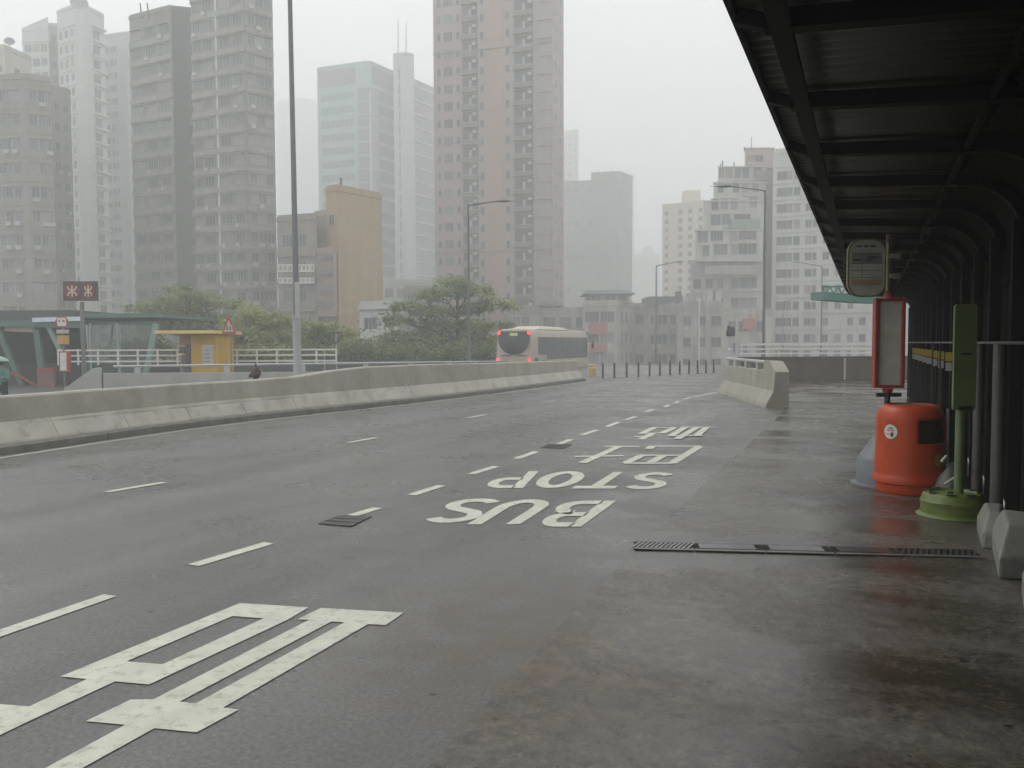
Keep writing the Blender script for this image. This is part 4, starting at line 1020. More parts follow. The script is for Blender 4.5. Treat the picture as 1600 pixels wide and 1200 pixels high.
for py in (83,395):
    z_ = P(700,py,138.4).z; p0, d, L, nn, zq = fc[0]; a = p0+nn*.1; b = a+d*L; mb = MB(); mb.beam((a.x,a.y,z_),(b.x,b.y,z_),.16,.25); part_at(root,'storey_band',mb,mat('band_dark_pink',(.25,.20,.19),.7))
# --- netted building group
NET = mat('grey_scaffold_netting', (.20,.215,.222), .8, .12, .35, streak=.2)
tower('far_tower', 'narrow pale tower just right of the pink tower', [(878,420),(904,415)], [200,208], FW, depth=15, rows=[dict(face=0,fh=3,off=4,xs=spread(3,1.2),h=1.5)])
tower('netted_building', 'dark roofed left part of the netted grey building', [(880,300),(930,298)], [282,284], NET, depth=15, rows=[dict(face=0,fh=12,off=3,xs=spread(4,2),h=1.6)])
def scaf(root, fcs, zt_, org):
    mb = MB()
    for p0, d, L, nn, z in fcs:
        n = int(L/2.0)
        for i in range(n+1):
            q = p0+d*(L*i/n)+nn*.5; mb.beam((q.x,q.y,GB),(q.x,q.y,z+.8),.12,.12,None,(0,1,0))
        zc = z
        while zc > -4:
            a = p0+nn*.55; b = a+d*L; mb.beam((a.x,a.y,zc),(b.x,b.y,zc),.1,.12); zc -= 3.2
    return part_at(root,'scaffold',mb,mat('bamboo_grey',(.21,.215,.21),.8))
root,fc,org,zt = tower('netted_building', 'grey building wrapped in scaffold netting right of the pink tower', [(924,294),(966,290),(988,300)], [270,268,276], NET, solve=True, depth=20, rows=[dict(face=0,fh=40,off=2.4,xs=spread(3,2),h=1.4)])
scaf(root, fc, zt, org)
tower('far_tower', 'faint far block at the vanishing gap above the low roofs', [(990,600),(1032,595)], [398,396], FW, depth=20, rows=[dict(face=0,fh=3.2,off=4,xs=spread(5,1.4),h=1.6)])
tower('far_tower', 'faint upper block peeking over the far one in the gap', [(1003,620),(1020,618)], [385,385], FW, depth=15)
# --- cream block
CR = mat('cream_block_wall', (.60,.53,.42), .7, .04, .4, streak=.06)
root,fc,org,zt = tower('apartment_block', 'cream block with character sign column left of the stepped building', [(1034.5,227),(1048,225),(1102,218)], [320,319,313], CR, solve=True, depth=14,
   rows=[dict(face=0,fh=2.22,off=2.4,xs=[(.5,.8)],h=1.0), dict(face=1,fh=2.22,off=2.4,xs=[(.28,1.0),(.56,1.0),(.86,.9)],h=1.1,glass=(0,1))])
s = MB()
for i, py in enumerate((335,349,360,371)):
    c = P(1048.5,py,225.6); w = .75
    s.box(c.x-w,c.x+w,c.y-.2,c.y-.05,c.z+.5,c.z+.75); s.box(c.x-.15,c.x+.15,c.y-.2,c.y-.05,c.z-.9,c.z+.5)
    s.box(c.x-w*.8,c.x-.2,c.y-.2,c.y-.05,c.z-.1-.3*(i%2),c.z+.12-.3*(i%2)); s.box(c.x+.2,c.x+w*.8,c.y-.2,c.y-.05,c.z-.5+.3*(i%2),c.z-.3+.3*(i%2))
part_at(root,'sign_characters',s,mat('sign_dark_red',(.20,.12,.10),.6))
mb = MB(); a = P(1073,306,240); mb.box(a.x-1,a.x+3.5,a.y-2,a.y+2,a.z-3,a.z+1.2); part_at(root,'roof_shed',mb,CR)
# --- stepped white building
SW = mat('off_white_wall', (.47,.46,.42), .7, .07, .5, streak=.16); SWg = mat('off_white_grey', (.33,.325,.30), .7, .08, .5, streak=.18); SAL = mat('salmon_box_wall', (.42,.345,.32), .7, .05, .5)
st_g = 'tiers of the stepped white building'
def tier(label, px0, px1, Y, py, rows, m=SW, low=None, depth=8):
    return None
root,fc,org,zt = tower('stepped_building', 'stepped off-white block with terraces climbing beside the tall lamp', [(1078,127),(1192,124)], [408,406], SW, depth=16, ref=470,
   rows=[dict(face=0,fh=3.0,off=3.4,xs=[(.10,1.0),(.27,1.0),(.42,.8),(.62,1.0),(.80,2.4)],h=1.4,hood=.3,ac=.4,mull=2)], bands=[(0,3.0,1.6,.18,.3,None)])
def add_tier(px0, px1, Y, py_top, py_bot, wins, m, proud=0., h=1.5):
    a, b = P(px0,420,Y), P(px1,420,Y); zt_, zb = P(px0,py_top,Y).z, P(px0,py_bot,Y).z
    mb = MB(); D_ = 8; sa_, sb_ = a.x/Y+.05, b.x/Y-.05
    mb.prism([(a.x,Y-proud),(b.x,Y-proud),(b.x+sb_*D_,Y+D_),(a.x+sa_*D_,Y+D_)],zb,zt_,m)
    mb.prism([(a.x-.15,Y-proud-.25),(b.x+.15,Y-proud-.25),(b.x+sb_*D_,Y+D_-.1),(a.x+sa_*D_,Y+D_-.1)],zt_+.002,zt_+.18,m); o = part_at(root,'tier',mb)
    for (wx, wy, ww) in wins:
        c = P(wx,wy,Y-proud); me_ = get_win(ww,h,hood=.2,ac=(int(wx)%3==0),glass=int(wx+wy)%3,mull=2 if ww<1.6 else 4,wallm=m)
        ob = bpy.data.objects.new('window', me_); col.objects.link(ob); ob.location = (c.x,Y-proud-.012,c.z); pgrp(ob, root)
add_tier(1085,1190,124,362,409,[(1098,370,1.4),(1120,368,1.8),(1146,368,1.0),(1168,366,2.6),(1103,392,.9),(1126,390,1.9),(1148,390,.8),(1168,389,2.6)],SW,.6)
add_tier(1098,1192,126,316,362,[(1117,320,1.0),(1132,319,1.0),(1147,319,1.0),(1177,316,1.0),(1118,344,1.4),(1134,343,1.2),(1160,343,2.4)],SW,.3)
add_tier(1114,1196,128,287,317,[(1126,293,.8),(1150,293,.9),(1164,293,.9),(1180,292,.9)],SW,0)
add_tier(1121,1196,130,262,288,[(1127,270,.8),(1139,270,1.0),(1153,270,.9),(1165,270,.9),(1184,269,1.1)],SW,0)
add_tier(1162,1206,133,233,263,[(1173,248,1.2),(1186,248,1.2)],SAL,0,h=.9)
a = P(1142,357,125.2); b = P(1187,343,125.2); mb = MB(); mb.box(a.x,b.x,124.9,125.6,a.z,b.z); part_at(root,'green_awning',mb,mat('faded_green_sheet',(.22,.27,.24),.6))
for px, top, bot in ((1129,251,262),(1126,256,262),(1147,253,262),(1163,230,235),(1174,214,234)):
    c0, c1 = P(px,bot+1,131), P(px,top,131); mb = MB(); mb.tube([c0,c1],.09 if px != 1174 else .05,n=6); part_at(root,'aerial',mb,BLK)
mb = MB(); a = P(1158,430,122.9); mb.box(P(1104,1,122.9).x, P(1190,1,122.9).x, 122.6,122.95, P(1100,414,122.9).z-1.4, P(1100,414,122.9).z-.1); part_at(root,'dark_spandrel',mb,SWg)
# grey recess beside it
tower('stair_tower', 'grey and salmon stair strip between the stepped and the white block', [(1178,128.5),(1207,128.5)], [268,268], mat('grey_recess_wall',(.24,.23,.22),.75,.1,.5,streak=.2), depth=10, ref=420,
      rows=[dict(face=0,fh=2.45,off=2,xs=[(.5,1.0)],h=1.4)])
# --- white block behind the shelter
WW = mat('white_block_wall', (.52,.515,.48), .7, .05, .5, streak=.12)
xw = lambda px: (px-1206.0)/(1440-1206.0)
tower('apartment_block', 'long white block with small square windows seen beyond the shelter edge', [(1206,126),(1440,119)], [229,222], WW, depth=14, ref=420,
   rows=[dict(face=0,fh=2.42,off=3.9,xs=[(xw(1222),1.5),(xw(1234),.7),(xw(1246),.8)],h=1.15,mull=2,hood=.12), dict(face=0,fh=2.42,off=3.9,xs=[(xw(1265),.85),(xw(1275),.5),(xw(1293),.8),(xw(1313),.8),(xw(1333),.7),(xw(1352),.8),(xw(1372),.7),(xw(1392),.8)],h=1.05,mull=2,hood=.1,miss=.06,ac=.12)],
   bands=[(0,2.42,2.6,.10,.12,None)])
# --- low-rise row
LW = mat('low_rise_wall', (.43,.40,.35), .75, .12, .6, streak=.25, stain=(.19,.18,.16), stain_amt=.6, stain_scale=.35); LW2 = mat('low_rise_grime_wall', (.35,.33,.30), .75, .14, .6, streak=.3, stain=(.16,.155,.14), stain_amt=.6, stain_scale=.4)
DKR = mat('dark_roof_sheet', (.10,.105,.105), .6, .1, 1); REDP = mat('faded_red_panel', (.36,.125,.11), .7, .08, .6, streak=.1)
def gable(root, px0, px1, Y, py, rise, dep=8):
    a, b = P(px0,py,Y), P(px1,py,Y); mb = MB(); m_ = (a.x+b.x)/2
    mb.add([(a.x-.3,Y-.5,a.z),(b.x+.3,Y-.5,a.z),(b.x+.3,Y+dep,a.z),(a.x-.3,Y+dep,a.z),(a.x+.6,Y+dep*.4,a.z+rise),(b.x-.6,Y+dep*.4,a.z+rise)],[(0,1,5,4),(1,2,5),(2,3,4,5),(3,0,4),(3,2,1,0)])
    part_at(root,'roof_sheet',mb,DKR)
root,*_ = tower('tenement', 'low cream tenement just right of the bus roof with paired windows', [(838,132),(914,131)], [483,481], LW, depth=10, ref=500,
   rows=[dict(face=0,fh=3.1,off=2.2,xs=[(.27,1.9),(.60,1.9),(.88,.9)],h=1.6,mull=3,ac=.2)])
gable(root,846,878,131.6,478,1.0)
tower('tenement', 'dull brown low building behind the bus and the tree', [(786,125),(842,126)], [478,480], mat('dull_brown_wall',(.21,.195,.175),.75,.1,.6,streak=.2), depth=10, ref=500, rows=[dict(face=0,fh=3.1,off=2.2,xs=spread(4,1.2),h=1.4,ac=.2)])
mb = MB(); 
root,fc,org,zt = tower('tenement', 'tenement with faded red panels under dark sheet roof at the road end', [(911,123),(964,121),(991,128)], [472,471,474], LW, depth=10, ref=500,
   rows=[dict(face=0,fh=3.0,off=2.2,xs=[(.27,2.0),(.72,2.0)],h=1.5,mull=4), dict(face=1,fh=3.0,off=2.2,xs=[(.25,.5),(.50,.7),(.8,.5)],h=1.5,mull=1)])
a, b = P(922,480,122.5), P(985,480,122.5); mb = MB(); z0_, z1_ = P(922,474,122.5).z, P(922,460,122.5).z; mb.box(a.x,b.x,123.2,131,z0_,z1_); part_at(root,'penthouse',mb,LW2)
for px in (932,955,972):
    c = P(px,466,122.9); ob = bpy.data.objects.new('window', get_win(1.3,.9,glass=0)); col.objects.link(ob); ob.location=(c.x,123.18,c.z); pgrp(ob, root)
gable(root,915,990,123.0,459.5,.8)
for py in (505,538):
    a, b = P(922,py,121.3), P(962,py+17 if py<530 else py+12,121.3); mb = MB(); mb.box(a.x,b.x,121.55,122.3,b.z,a.z); part_at(root,'red_panel',mb,REDP)
root,*_ = tower('tenement', 'grimy tenement with mixed windows behind the distant lamp', [(989,129),(1062,127)], [476,474], LW2, depth=10, ref=500,
   rows=[dict(face=0,fh=3.0,off=2.4,xs=[(.15,1.2),(.42,.5),(.62,1.6),(.86,.8)],h=1.4,ac=.5,hood=.2)])
a, b = P(1014,476,127), P(1085,476,127); mb = MB(); mb.box(a.x,b.x,127.6,134,a.z,P(1014,463,127).z); part_at(root,'rooftop_shed',mb,DKR)
root,*_ = tower('tenement', 'tenement overgrown with grey pipes and rooftop clutter below the stepped block', [(1058,119),(1130,117)], [474,472], LW2, depth=9, ref=500,
   rows=[dict(face=0,fh=3.0,off=2.6,xs=[(.22,1.0),(.55,.9),(.85,1.3)],h=1.3,ac=.6,hood=.25)])
rnd = random.Random(21)
for i in range(7):
    px = 1062+i*10; c = P(px,472,118.6); mb = MB(); w = rnd.uniform(.5,1.2); hh = rnd.uniform(.5,2.0); mb.box(c.x-w/2,c.x+w/2,119,120.5,c.z-.1,c.z+hh); part_at(root,'rooftop_clutter',mb,rnd.choice([LW,LW2,DKR,ACM]))
for px in (1092,):
    c = P(px,480,117.3); mb = MB(); mb.box(c.x-.07,c.x+.07,116.9,117.1,GB,c.z+1.2); part_at(root,'drain_pipe',mb,PIPE)
root,*_ = tower('tenement', 'cream tenement with a faded red panel at the foot of the tall lamp', [(1128,117),(1208,115)], [486,484], LW, depth=9, ref=500,
   rows=[dict(face=0,fh=3.0,off=2.2,xs=[(.2,1.0),(.42,1.2),(.75,.9)],h=1.4,ac=.4)])
a, b = P(1161,498,115.6), P(1178,515,115.6); mb = MB(); mb.box(a.x,b.x,115.2,115.9,b.z,a.z); part_at(root,'red_panel',mb,REDP)

# ------------------------------------------------------------------ station entrance at far left
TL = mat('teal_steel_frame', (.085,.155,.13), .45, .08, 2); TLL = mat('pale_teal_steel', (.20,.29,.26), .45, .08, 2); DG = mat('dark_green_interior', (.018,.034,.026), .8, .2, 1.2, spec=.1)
GLS = mat('station_glass', (.12,.18,.155), .08, .1, 1, alpha=.38)
YE = 44.0
root = empty('station_entrance', (P(100,560,YE).x, YE, -.45), 'glass and teal steel station entrance with slanting struts at the left', 'station entrance')
def zr(px, py, Y=YE): return P(px,py,Y)
mb = MB(); a, b = zr(-60,490), zr(132,488); mb.box(a.x,b.x,YE-1,YE+9,a.z-.35,a.z+.12); part_at(root,'roof',mb,mat('station_roof_dark',(.07,.09,.085),.5))
mb = MB(); a, b = zr(128,494), zr(262,497); mb.box(a.x,b.x,YE-.6,YE+7,a.z-.10,a.z+.12); part_at(root,'roof',mb,TL)
mb = MB(); a, b = zr(52,500,43), zr(126,498,43); mb.beam(a,b,.2,.22); part_at(root,'light_fascia',mb,mat('pale_blue_fascia',(.62,.68,.72),.4))
mb = MB(); a, b = zr(-60,503,43.2), zr(130,506,43.2); mb.beam(a,b,.3,.42); part_at(root,'lintel',mb,TL)
mb = MB(); a, b = zr(8,513,43.4), zr(54,515,43.4); mb.beam(a,b,.1,.30); part_at(root,'pale_fascia',mb,mat('pinkish_fascia',(.40,.38,.34),.6))
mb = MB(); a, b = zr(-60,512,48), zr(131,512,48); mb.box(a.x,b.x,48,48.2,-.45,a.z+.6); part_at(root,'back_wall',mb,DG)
for (x0,y0,x1,y1,w,m_) in ((-2,516,36,604,.26,TL),(72,502,99,556,.22,TLL),(58,516,70,610,.30,TL),(128,500,136,600,.22,TL),(141,505,143,585,.09,TLL),(183,505,188,585,.13,TLL),(176,508,168,566,.09,TL),(245,506,228,585,.28,TLL)):
    mb = MB(); a, b = P(x0,y0,43.3), P(x1,y1,43.3); mb.beam(a,b,w,w*.9,None,(0,1,0)); part_at(root,'strut',mb,m_)
mb = MB(); a, b = zr(134,505,43.9), zr(243,505,43.9); mb.beam(a,b,.2,.16); part_at(root,'glazing_rail',mb,TL)
for x0, x1, xb in ((136,184,184),(188,243,228)):
    a, b, c, d = P(x0,507,43.8), P(x1,507,43.8), P(xb,588,43.8), P(x0+2,588,43.8); mb = MB(); mb.add([a,b,c,d],[(3,2,1,0)]); o = part_at(root,'glass_pane',mb,GLS); s_ = o.modifiers.new('t','SOLIDIFY'); s_.thickness=.03
mb = MB(); a, b = zr(12,582,43), zr(30,586,43); mb.beam(a,b,.1,.14); a, b = zr(30,586,43), zr(66,609,43); mb.beam(a,b,.1,.12); part_at(root,'handrail',mb,mat('dull_red_rail',(.30,.06,.05),.5))
mb = MB(); a, b = zr(58,578,42.8), zr(84,580,42.8); mb.box(a.x,b.x,42.8,43.0,-.45,a.z-.1,mat('dull_pink_board',(.20,.11,.10),.6)); mb.box(a.x,b.x,42.75,43.05,a.z-.1,a.z+.1,mat('dull_red_rail',(.30,.06,.05),.5)); part_at(root,'barrier_board',mb)

# station pylon sign
REDS = mat('sign_dark_red_face', (.20,.035,.030), .45, .05, 2); CRE = mat('sign_cream', (.62,.58,.42), .45, .05)
BRS = mat('sign_brown_box', (.075,.05,.055), .45, .05, 2)
c = P(128,470,36); root = empty('pylon_sign', (c.x,36,-.45), 'twin-faced dark sign box with cream figure emblems on a grey pole', 'sign')
H_ = P(128,472,36).z+.45
mb = MB(); mb.tube([(0,0,0),(0,0,H_)], .085, n=14); mb.build('pole', mat('sign_pole_grey',(.17,.18,.175),.45), root, smooth=True)
s5 = 36/F; hw = 27*s5
def emblem(parent, w, h):
    # disc plus stylised branching strokes, flat in local XZ, facing -y
    mb = MB(); mb.plate(circ(h*.36, 28), (0,-.012,0), (1,0,0), (0,0,1), .008, REDS); d_ = mb.build('emblem_disc', parent=parent)
    mb = MB(); R_ = h*.31; t = h*.062
    def stroke(pts):
        for i in range(len(pts)-1):
            a, b = Vector((pts[i][0]*R_,-.026,pts[i][1]*R_)), Vector((pts[i+1][0]*R_,-.026,pts[i+1][1]*R_)); mb.beam(a,b,t,.010,None,(0,1,0))
    mb.box(-t/2,t/2,-.031,-.021,-R_*.95,R_*.95)
    for s in (-1,1):
        for q in (-1,1):
            stroke([(0,.12*q),(.38*s,.22*q),(.60*s,.45*q),(.66*s,.80*q)])
    mb.build('emblem', CRE, parent=d_)
for sx, ang in ((-1, 12), (1, -14)):
    w = 26*s5; h = 30*s5
    mb = MB(); mb.box(-w/2,w/2,0,.16,-h/2,h/2); bx_ = mb.build('sign_face', BRS, root); bx_.location = (sx*w/2*.98, -.1+(.0), P(128,455,36).z+.45); bx_.rotation_euler.z = math.radians(ang)
    emblem(bx_, w, h)
# round bus-stop sign at left
c = P(99,560,35); root = empty('bus_stop_sign', (c.x,35,-.45), 'round red-rimmed bus stop sign with orange plate and red timetable case', 'bus stop sign')
s6 = 35/F; Zl = lambda py: P(99,py,35).z+.45
mb = MB(); mb.tube([(0,.05,0),(0,.05,Zl(496))], .035, n=10); mb.build('pole', mat('sign_pole_grey',(.17,.18,.175),.45), root, smooth=True)
mb = MB(); mb.plate(circ(9.8*s6,28), (0,-.02,Zl(503)), (1,0,0),(0,0,1), .03, mat('sign_red_rim',(.38,.05,.05),.4)); d_ = mb.build('sign_disc', parent=root)
mb = MB(); mb.plate(rrect(14*s6,13*s6,2*s6,3), (0,-.055,Zl(503)), (1,0,0),(0,0,1), .006, mat('sign_white_face',(.60,.60,.58),.4)); mb.box(-4*s6,-2*s6,-.066,-.0625,Zl(503),Zl(500),BLK); mb.box(2*s6,5*s6,-.066,-.0625,Zl(503),Zl(500),BLK); mb.build('sign_face', parent=d_)
mb = MB(); mb.box(-9*s6,10*s6,-.03,.0,Zl(521),Zl(515),mat('pale_plate',(.42,.40,.36),.5)); mb.build('small_plate', parent=root)
mb = MB(); mb.box(-8*s6,10*s6,-.04,.0,Zl(538),Zl(524),mat('orange_ochre_plate',(.50,.30,.06),.5)); mb.build('route_plate', parent=root)
mb = MB(); mb.box(-5*s6,11*s6,-.1,.06,Zl(581),Zl(549),mat('sign_red_rim',(.38,.05,.05),.4)); k_ = mb.build('timetable_case', parent=root)
mb = MB(); mb.box(-3*s6,7*s6,-.115,-.102,Zl(579),Zl(551),mat('sign_white_face',(.60,.60,.58),.4)); mb.build('panel', parent=k_)
# triangular warning sign
c = P(358,520,34); root = empty('warning_sign', (c.x,34,-.45), 'red-bordered triangular warning sign with two dark walking figures', 'road sign')
s7 = 34/F; Zt = lambda py: P(358,py,34).z+.45
mb = MB(); mb.tube([(2*s7,.05,0),(2*s7,.05,Zt(500))], .03, n=10); mb.build('pole', mat('sign_pole_grey',(.17,.18,.175),.45), root, smooth=True)
tri = lambda k: [(-11.5*s7*k,-9.5*s7*k),(11.5*s7*k,-9.5*s7*k),(0,19*s7*k*.98)]
mb = MB(); mb.plate(tri(1.0), (0,0,Zt(512)),(1,0,0),(0,0,1),.03, mat('sign_red_rim',(.38,.05,.05),.4)); d_ = mb.build('sign_plate', parent=root)
mb = MB(); mb.plate(tri(.66), (0,-.034,Zt(512)),(1,0,0),(0,0,1),.004, mat('sign_pale_face',(.45,.45,.42),.4)); mb.build('sign_face', parent=d_)
mb = MB()
for dx, hh in ((-2.6,1.0),(2.2,.8)):
    x = dx*s7; z = Zt(512)-4.5*s7*.66*1.3
    mb.box(x-.9*s7,x+.9*s7,-.050,-.040,z+3*s7*hh,z+6*s7*hh,BLK); mb.box(x-1.2*s7,x-.3*s7,-.050,-.040,z,z+3*s7*hh,BLK); mb.box(x+.3*s7,x+1.3*s7,-.050,-.040,z+.3*s7,z+3*s7*hh,BLK); mb.plate(circ(.8*s7,10),(x,-.040,z+7*s7*hh),(1,0,0),(0,0,1),.010,BLK)
mb.build('figures', parent=d_)

# yellow kiosk
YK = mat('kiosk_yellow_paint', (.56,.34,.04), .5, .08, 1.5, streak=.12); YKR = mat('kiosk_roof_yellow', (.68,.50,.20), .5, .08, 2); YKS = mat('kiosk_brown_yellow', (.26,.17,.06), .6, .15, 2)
YK0 = 38.5
c = P(300,560,YK0); root = empty('kiosk', (c.x,YK0,-.45), 'small yellow kiosk with an overhanging flat roof behind the parapet', 'kiosk')
sk_ = YK0/F; X = lambda px: (px-300)*sk_; Zk = lambda py: P(300,py,YK0).z+.45
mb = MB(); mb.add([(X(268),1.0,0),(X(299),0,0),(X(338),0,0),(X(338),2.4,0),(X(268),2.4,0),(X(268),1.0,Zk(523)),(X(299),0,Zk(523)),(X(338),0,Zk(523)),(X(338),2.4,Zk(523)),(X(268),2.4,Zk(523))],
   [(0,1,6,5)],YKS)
mb.add([(X(268),1.0,0),(X(299),0,0),(X(338),0,0),(X(338),2.4,0),(X(268),2.4,0),(X(268),1.0,Zk(523)),(X(299),0,Zk(523)),(X(338),0,Zk(523)),(X(338),2.4,Zk(523)),(X(268),2.4,Zk(523))],
   [(1,2,7,6),(2,3,8,7),(3,4,9,8),(4,0,5,9),(5,6,7,8,9),(4,3,2,1,0)],YK); mb.build('wall', parent=root)
mb = MB(); mb.box(X(255),X(347),-.9,2.9,Zk(522),Zk(517)); mb.build('roof', YKR, root, bevel=.02)
def on_left(mb, t0, t1, z0, z1, pr, m):
    A, B = Vector((X(268),1.0,0)), Vector((X(299),0,0)); d = (B-A); nn = Vector((d.y,-d.x,0)).normalized()
    a, b = A+d*t0+nn*pr/2, A+d*t1+nn*pr/2; mb.beam((a.x,a.y,(z0+z1)/2),(b.x,b.y,(z0+z1)/2),pr,z1-z0,m)
mb = MB(); on_left(mb,.05,.5,Zk(552),Zk(542),.05,GLD[0]); mb.build('window', parent=root)
mb = MB(); on_left(mb,.0,.55,Zk(554.5),Zk(552.5),.07,YKR); on_left(mb,.0,.55,Zk(541.5),Zk(540),.07,YKR); mb.build('window_frame', parent=root)
mb = MB(); on_left(mb,.6,.98,.05,Zk(538),.04,mat('kiosk_dark_door',(.06,.04,.05),.6)); mb.build('door', parent=root)
mb = MB(); on_left(mb,.2,.58,.3,Zk(556),.04,mat('kiosk_dark_panel',(.09,.07,.08),.6)); mb.build('lower_panel', parent=root)
mb = MB(); mb.box(X(317),X(334),-.05,-.0,Zk(572),Zk(539),mat('kiosk_pale_poster',(.48,.47,.46),.5)); pq = mb.build('poster', parent=root)
mb = MB()
for i in range(4): mb.box(X(320+i*.7),X(330-i),-.062,-.052,Zk(566-i*6),Zk(564-i*6))
mb.build('poster_print', mat('poster_grey',(.25,.25,.27),.6), parent=pq)

# hydrant-like dark fitting behind barrier
c = P(400,594,22.5); root = empty('fire_hydrant', (c.x,22.5,-.45), 'dark rusty hydrant with a side outlet showing above the long barrier', 'hydrant')
RU = mat('rusty_dark_red', (.06,.035,.03), .6, .2, 8); zb2 = P(400,594,22.5).z+.45; s8 = 22.5/F
mb = MB(); mb.lathe([(.10,0),(.10,.03),(.055,.05),(.055,zb2),(4*s8,zb2),(4.5*s8,zb2+4*s8),(7*s8,zb2+7*s8),(7.5*s8,zb2+14*s8),(5.5*s8,zb2+19*s8),(2*s8,zb2+20.5*s8),(1.2*s8,zb2+26*s8)], n=18); mb.build('body', RU, root, smooth=True)
mb = MB(); mb.tube([(-6*s8,0,zb2+9*s8),(-8.5*s8,0,zb2+7*s8),(-9*s8,0,zb2+4*s8)],[3*s8,2.6*s8,2.4*s8],n=10); mb.build('outlet', RU, root, smooth=True)
mb = MB(); mb.tube([(6*s8,0,zb2+18*s8),(9*s8,0,zb2+15*s8),(8.5*s8,0,zb2+9*s8)],.8*s8,n=8); mb.build('handle', mat('pale_handle',(.35,.34,.31),.5), root, smooth=True)
# small heart-shaped sign backs by the end of the railing
for px, top, lab, hk in ((525,520,'small dark framed sign on a thin post at the end of the white railing',1),(507,548,'thin grey post left of the framed sign at the railing end',0)):
    c = P(px,top,44); root = empty('small_sign' if hk else 'marker_post', (c.x,44,-.45), lab, 'sign' if hk else 'post')
    h = c.z+.45; mb = MB(); mb.tube([(0,0,0),(0,0,h+.0)], .03, n=8); mb.build('pole', STEEL, root)
    if hk:
        mb = MB(); w = .32
        for a, b in (((-w,0),(w,0)),((-w,0),(-w*.9,-.3)),((w,0),(w*.9,-.3)),((-w*.9,-.3),(0,-.55)),((w*.9,-.3),(0,-.55))): mb.beam((a[0],-.04,h+a[1]),(b[0],-.04,h+b[1]),.05,.04)
        mb.build('frame', BLK, root)

# green awning and truss beyond the shelter
c = P(1330,466,31); root = empty('footbridge_canopy', (c.x,31,0), 'green canopy edge on posts beyond the far end of the shelter', 'canopy')
s9 = 31/F; GC = mat('green_canopy_sheet',(.075,.19,.155),.45,.1,2)
mb = MB(); n = 14; vs=[]; fs=[]
for i in range(n+1):
    px = 1285+(1420-1285)*i/n; t = i/n; py = 462+6*math.sin(PI*min(1,t*1.2)*.55); x = (px-1330)*s9; z = P(px,py,31).z
    for y, dz in ((-.2,.14),(-.2,-.15),(1.2,-.10),(1.2,.18)): vs.append((x,y,z+dz))
for i in range(n):
    for j in range(4): fs.append((i*4+j,i*4+(j+1)%4,(i+1)*4+(j+1)%4,(i+1)*4+j))
fs += [(0,1,2,3),(n*4+3,n*4+2,n*4+1,n*4)]
mb.add(vs,[f[::-1] for f in fs]); mb.build('roof', GC, root)
mb = MB(); zt_ = P(1300,448,31).z; zb_ = P(1300,459,31).z; x0_ = (1284-1330)*s9
mb.beam((x0_,0,zt_),(x0_+1.2,0,zt_),.06,.06)
for i in range(4): mb.beam((x0_+.3*i,0,zt_),(x0_+.3*i+.15,0,zb_),.04,.04); mb.beam((x0_+.3*i+.15,0,zb_),(x0_+.3*i+.3,0,zt_),.04,.04)
mb.build('truss', GC, root)
mb = MB(); mb.box((1402-1330)*s9,(1406-1330)*s9,.5,.6,0,P(1400,468,31).z); mb.build('post', mat('pale_post',(.36,.36,.33),.5), root)
# ------------------------------------------------------------------ bus
BS = mat('bus_cream_paint', (.40,.345,.295), .38, .05, 1, coat=.2, stain=(.30,.25,.20), stain_amt=.3, stain_scale=1.5); BSR = mat('bus_roof_cream', (.58,.54,.42), .4, .05, 1)
BG = mat('bus_dark_glass', (.030,.034,.036), .12, .2, .5, spec=.6); BLT = mat('bus_red_lamp', (.6,.02,.03), .3, emit=(1.0,.03,.08), es=1.7)
BI = mat('bus_inner_grey', (.10,.12,.12), .6)
rr_ = P(832, 560, 50.5); bd_ = Vector((.43,.903,0)).normalized(); br_ = Vector((bd_.y,-bd_.x,0))
L_, W_, H_ = 9.9, 2.5, 3.02
o0 = Vector((rr_.x, rr_.y, -.45)) - br_*W_/2
bus = empty('bus', tuple(o0), 'cream single-deck bus seen from behind with four red tail lamps lit', 'bus', rz=math.atan2(bd_.y,bd_.x)-PI/2)
# local: x right, y forward, z up; rear at y=0
mb = MB()
sec = [(-W_/2,.32),(-W_/2,1.2),(-W_/2+.02,2.3),(-W_/2+.07,2.72),(-W_/2+.20,2.93),(-W_/2+.45,3.0),(0,3.03),(W_/2-.45,3.0),(W_/2-.20,2.93),(W_/2-.07,2.72),(W_/2-.02,2.3),(W_/2,1.2),(W_/2,.32)]
st = [(0.0,.93,.96),(.05,.975,.99),(.16,1,1),(L_-.3,1,1),(L_-.08,.97,.985),(L_,.92,.95)]
q = len(sec); vs = []; fs = []
for y, kx, kz in st:
    for x, z in sec: vs.append((x*kx, y + (0 if y > 1 else .10*max(0,(z-1.2)/1.8)**2*(1 if y < .1 else .3)), .32+(z-.32)*kz))
for i in range(len(st)-1):
    for j in range(q): fs.append((i*q+j,(i+1)*q+j,(i+1)*q+(j+1)%q,i*q+(j+1)%q))
fs += [tuple(range(q)), tuple((len(st)-1)*q+j for j in range(q))[::-1]]
mb.add(vs, [f[::-1] for f in fs]); mb.build('body', BS, bus, smooth=True)
mb = MB(); mb.add([(-.95,1.2,2.98),(.95,1.2,2.98),(1.0,6.6,2.98),(-1.0,6.6,2.98),(-.8,2.2,3.20),(.8,2.2,3.20),(.85,6.0,3.17),(-.85,6.0,3.17)],[(3,2,1,0),(4,5,6,7),(0,1,5,4),(1,2,6,5),(2,3,7,6),(3,0,4,7)]); mb.build('roof_unit', BSR, bus, bevel=.05)
mb = MB(); mb.beam((-W_/2+.25,.12,2.915),(W_/2-.25,.12,2.915),.1,.05); mb.build('roof_highlight', BSR, bus)  # pale strip is a painted highlight along the curved roof line
